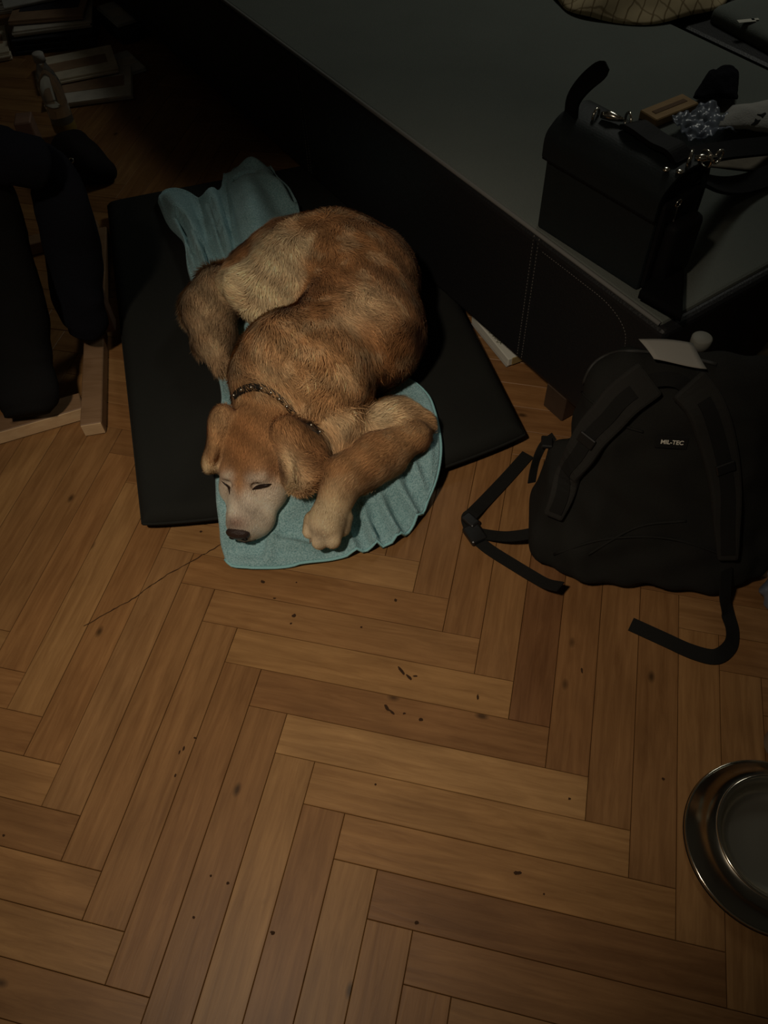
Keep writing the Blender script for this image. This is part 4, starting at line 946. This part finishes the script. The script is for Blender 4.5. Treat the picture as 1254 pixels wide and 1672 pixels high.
for (x, y), z, (sx, sy), an, mi, hh_, lab_ in pile:
    c = U(x, y, 0); a = Vector((math.cos(an), math.sin(an), 0)); b_ = Vector((-math.sin(an), math.cos(an), 0))
    nm_ = next(k for k in ('newspaper', 'magazine', 'leaflet', 'booklet', 'book', 'sheets', 'folder', 'stack') if k in lab_.split(' on ')[0].split(' right ')[0].split(' behind')[0].split(' at the ')[0]); nm_ = {'sheets': 'paper_sheets', 'stack': 'paper_stack'}.get(nm_, nm_)
    mb = MB(); n = max(2, int(hh_/.006))
    r_ = thing(nm_, lab_, 'book' if nm_ == 'book' else 'paper', c+Vector((0, 0, z)))
    for k in range(n):
        mb.rbox(c+Vector((random.uniform(-.004, .004), random.uniform(-.004, .004), z+.0015+hh_*(k+.5)/n)), (sx, sy, hh_/n*.92), (a, b_, Zv), .001, 1)
    mb.build('pages', PM[mi], r_)
    MB().rbox(c+Vector((0, 0, z+.0015+hh_+.0005)), (sx*.8, sy*.35, .0008), (a, b_, Zv), 0).build('printed_block', PM[(mi+1) % 4], r_)

# ------------------------------------------------------------------ dog bowl
M_steel = mat('brushed_steel', (.34, .32, .27), .22, .5, 1, bump=.02, bscale=90)
bc = U(1256, 1381, 0); bowl = thing('dog_bowl', 'round stainless steel dog bowl with broad base on the parquet', 'bowl', bc)
MB().lathe(bc, [(.110, .004), (.122, .003), (.126, .007), (.123, .012), (.114, .016), (.104, .036), (.097, .046), (.0915, .049)], 96).build('skirt', M_steel, bowl, True)
MB().lathe(bc, [(.0915, .049), (.087, .050), (.0835, .046), (.080, .036), (.077, .022), (.070, .015), (.062, .0135), (.03, .013), (0, .013)], 96).build('basin', mat('matte_steel', (.40, .38, .32), .42, .5, 1), bowl, True)
for rr, zz, rn_, nm_ in ((.0890, .0498, .0024, 'rim'), (.1235, .0105, .0022, 'base_edge')):
    MB().tube([bc+Vector((rr*math.cos(2*math.pi*k/96), rr*math.sin(2*math.pi*k/96), zz)) for k in range(97)], rn_, 10, False).build(nm_, mat('polished_steel_'+nm_, (.7, .66, .56), .14, .5, 1), bowl, True)
MB().lathe(bc, [(.110, .0015), (.124, .0012), (.1265, .004), (.124, .0062), (.110, .004), (.110, .0015)], 96).build('rubber_ring', mat('black_rubber', (.012, .012, .012), .6), bowl, True)

# ------------------------------------------------------------------ right edge: jar, wrapper, bags, cup
jc = U(1147, 551, .386); jar = thing('bottle', 'dark bottle with a pale round cap standing behind the backpack', 'bottle', (jc.x, jc.y, 0))
jb = Vector((jc.x, jc.y, 0))
MB().lathe(jb, [(0, .002), (.030, .002), (.032, .01), (.032, .27), (.028, .32), (.016, .345), (.015, .366), (0, .366)], 28).build('glass', mat('dark_glass', (.012, .012, .008), .2, .5), jar, True)
MB().lathe(jb, [(0, .364), (.0165, .364), (.0165, .385), (.014, .387), (0, .387)], 28).build('cap', mat('cap_grey', (.20, .20, .175), .6), jar, True)
M_or = mat('orange_wrapper', (.20, .055, .02), .5, .3, bump=.8, bscale=60, var=.5, vscale=20)
def lumpobj(name, label, cat, cs, m_, amp=.012, fr=60, h=.008):
    P = [np.array(q[:3]) for q in cs]; rs = [q[3] for q in cs]
    lo = np.min([p_-r for p_, r in zip(P, rs)], 0)-.03; hi = np.max([p_+r for p_, r in zip(P, rs)], 0)+.03
    f_ = Field(lo, hi, h); X = np.stack(np.meshgrid(*f_.ax, indexing='ij'), -1); F0 = np.full(f_.n, 1.)
    for p_, r in zip(P, rs): F0 = smin(F0, np.linalg.norm(X-p_, axis=-1)-r, .03)
    F0 = F0+amp*np.sin(X[..., 0]*fr+2*np.sin(X[..., 1]*fr*.7))*np.sin(X[..., 1]*fr+X[..., 2]*fr)
    f_.F = np.maximum(F0, .003-X[..., 2]).astype(np.float32); V, Q = surface_nets(f_)
    return tag(np_mesh(name, V, Q, m_, None), label, cat)
w0 = U(1262, 545, .27); w0 = (w0.x+.02, w0.y-.03)
lumpobj('plastic_bag', 'pale clear bag holding the orange wrapper at the right edge', 'bag', [(*w0, z, r) for z, r in ((.04, .055), (.09, .06), (.14, .058), (.19, .052), (.235, .040))], mat('greyish_film', (.07, .06, .04), .35, .3, bump=.6, bscale=80), .006, 70, .006)
lumpobj('wrapper', 'crumpled orange wrapper on top of the pale bag at the right edge', 'wrapper', [(w0[0]+.012, w0[1]+.0, .292, .022), (w0[0]+.03, w0[1]-.012, .288, .016)], M_or, .004, 90, .004)
lumpobj('plastic_bag', 'crinkled clear plastic bag on the floor right of the backpack', 'bag', [(*U(1279, 968, .045), .033), (*U(1303, 945, .05), .045)], M_poly, .006, 90, .005)
cc_ = U(1275, 1222, 0); cup = thing('cup', 'pale cup cut off by the right edge above the steel bowl', 'cup', cc_)
MB().lathe(cc_, [(0, .002), (.026, .002), (.030, .01), (.034, .075), (.0345, .078), (.032, .078), (.028, .012), (0, .01)], 28).build('cup_wall', mat('pale_plastic', (.35, .32, .27), .5), cup, True)

# ------------------------------------------------------------------ small litter on the floor
P = spline([U(x, y, .0012) for x, y in ((136, 1022), (180, 998), (225, 972), (262, 945), (310, 918), (362, 888))], 8)
P = [p_+Vector((random.uniform(-.0012, .0012), random.uniform(-.0012, .0012), 0)) for p_ in P]
tag(MB().tube(P, [random.uniform(.0004, .0011) for _ in P], 5).build('thread', mat('thread_brown', (.07, .038, .02), .9, .1)), 'thin dark thread lying on the parquet left of the towel', 'thread')

def speck(mb, x, y, r, el=1, an=0):
    c = U(x, y, .0004); n = 9; V = []
    for z in (0, .0006):
        for k in range(n):
            a = 2*math.pi*k/n; q = r*random.uniform(.6, 1.15); dx, dy = q*el*math.cos(a), q*math.sin(a)
            V.append(c+Vector((dx*math.cos(an)-dy*math.sin(an), dx*math.sin(an)+dy*math.cos(an), z)))
    mb.add(V, [tuple(range(n, 2*n))]+[(k, (k+1) % n, n+(k+1) % n, n+k) for k in range(n)])
mb = MB()
for x, y, r, el, an in ((480, 1005, .0035, 1.2, 0), (475, 1018, .002, 1, 0), (646, 980, .0035, .8, .3), (590, 1024, .002, 1, 0), (429, 950, .003, 1.5, -.4), (484, 951, .0015, 1, 0), (448, 977, .0015, 2, 0), (655, 1095, .0025, 4, -1.0), (668, 1106, .0025, 3, -.9), (678, 1104, .0015, 3, 0),
        (631, 1155, .0025, 3, -1.1), (640, 1163, .0022, 3, -.8), (660, 1165, .0018, 1.4, 0), (687, 1175, .003, 1.3, 0), (780, 1138, .002, 2.4, 1.4), (300, 1222, .0015, 3, 1.4), (293, 1228, .0012, 3, 1.4), (286, 1266, .0018, 1.6, 1.4), (318, 1205, .0018, 1.2, 0), (445, 1523, .0028, 1.4, 0), (372, 1442, .0022, 1, 0), (344, 1430, .0018, 1, 0),
        (316, 1498, .002, 1, 0), (6, 1364, .002, 1, 0), (930, 1304, .002, 1.2, 0), (845, 1425, .003, 2, 0), (888, 1460, .0015, 1, 0), (950, 1095, .0018, 2.6, 1.5), (1083, 1272, .0025, 1, 0), (680, 1507, .0025, 1.2, 0), (328, 868, .0022, 1.2, 0), (613, 1281, .0018, 1, 0)):
    speck(mb, x, y, r, el, an)
tag(mb.build('floor_specks', mat('speck_dark', (.05, .026, .014), .9, .1)), 'scattered small dark specks and scuffs on the parquet', 'dirt', None, 'stuff')
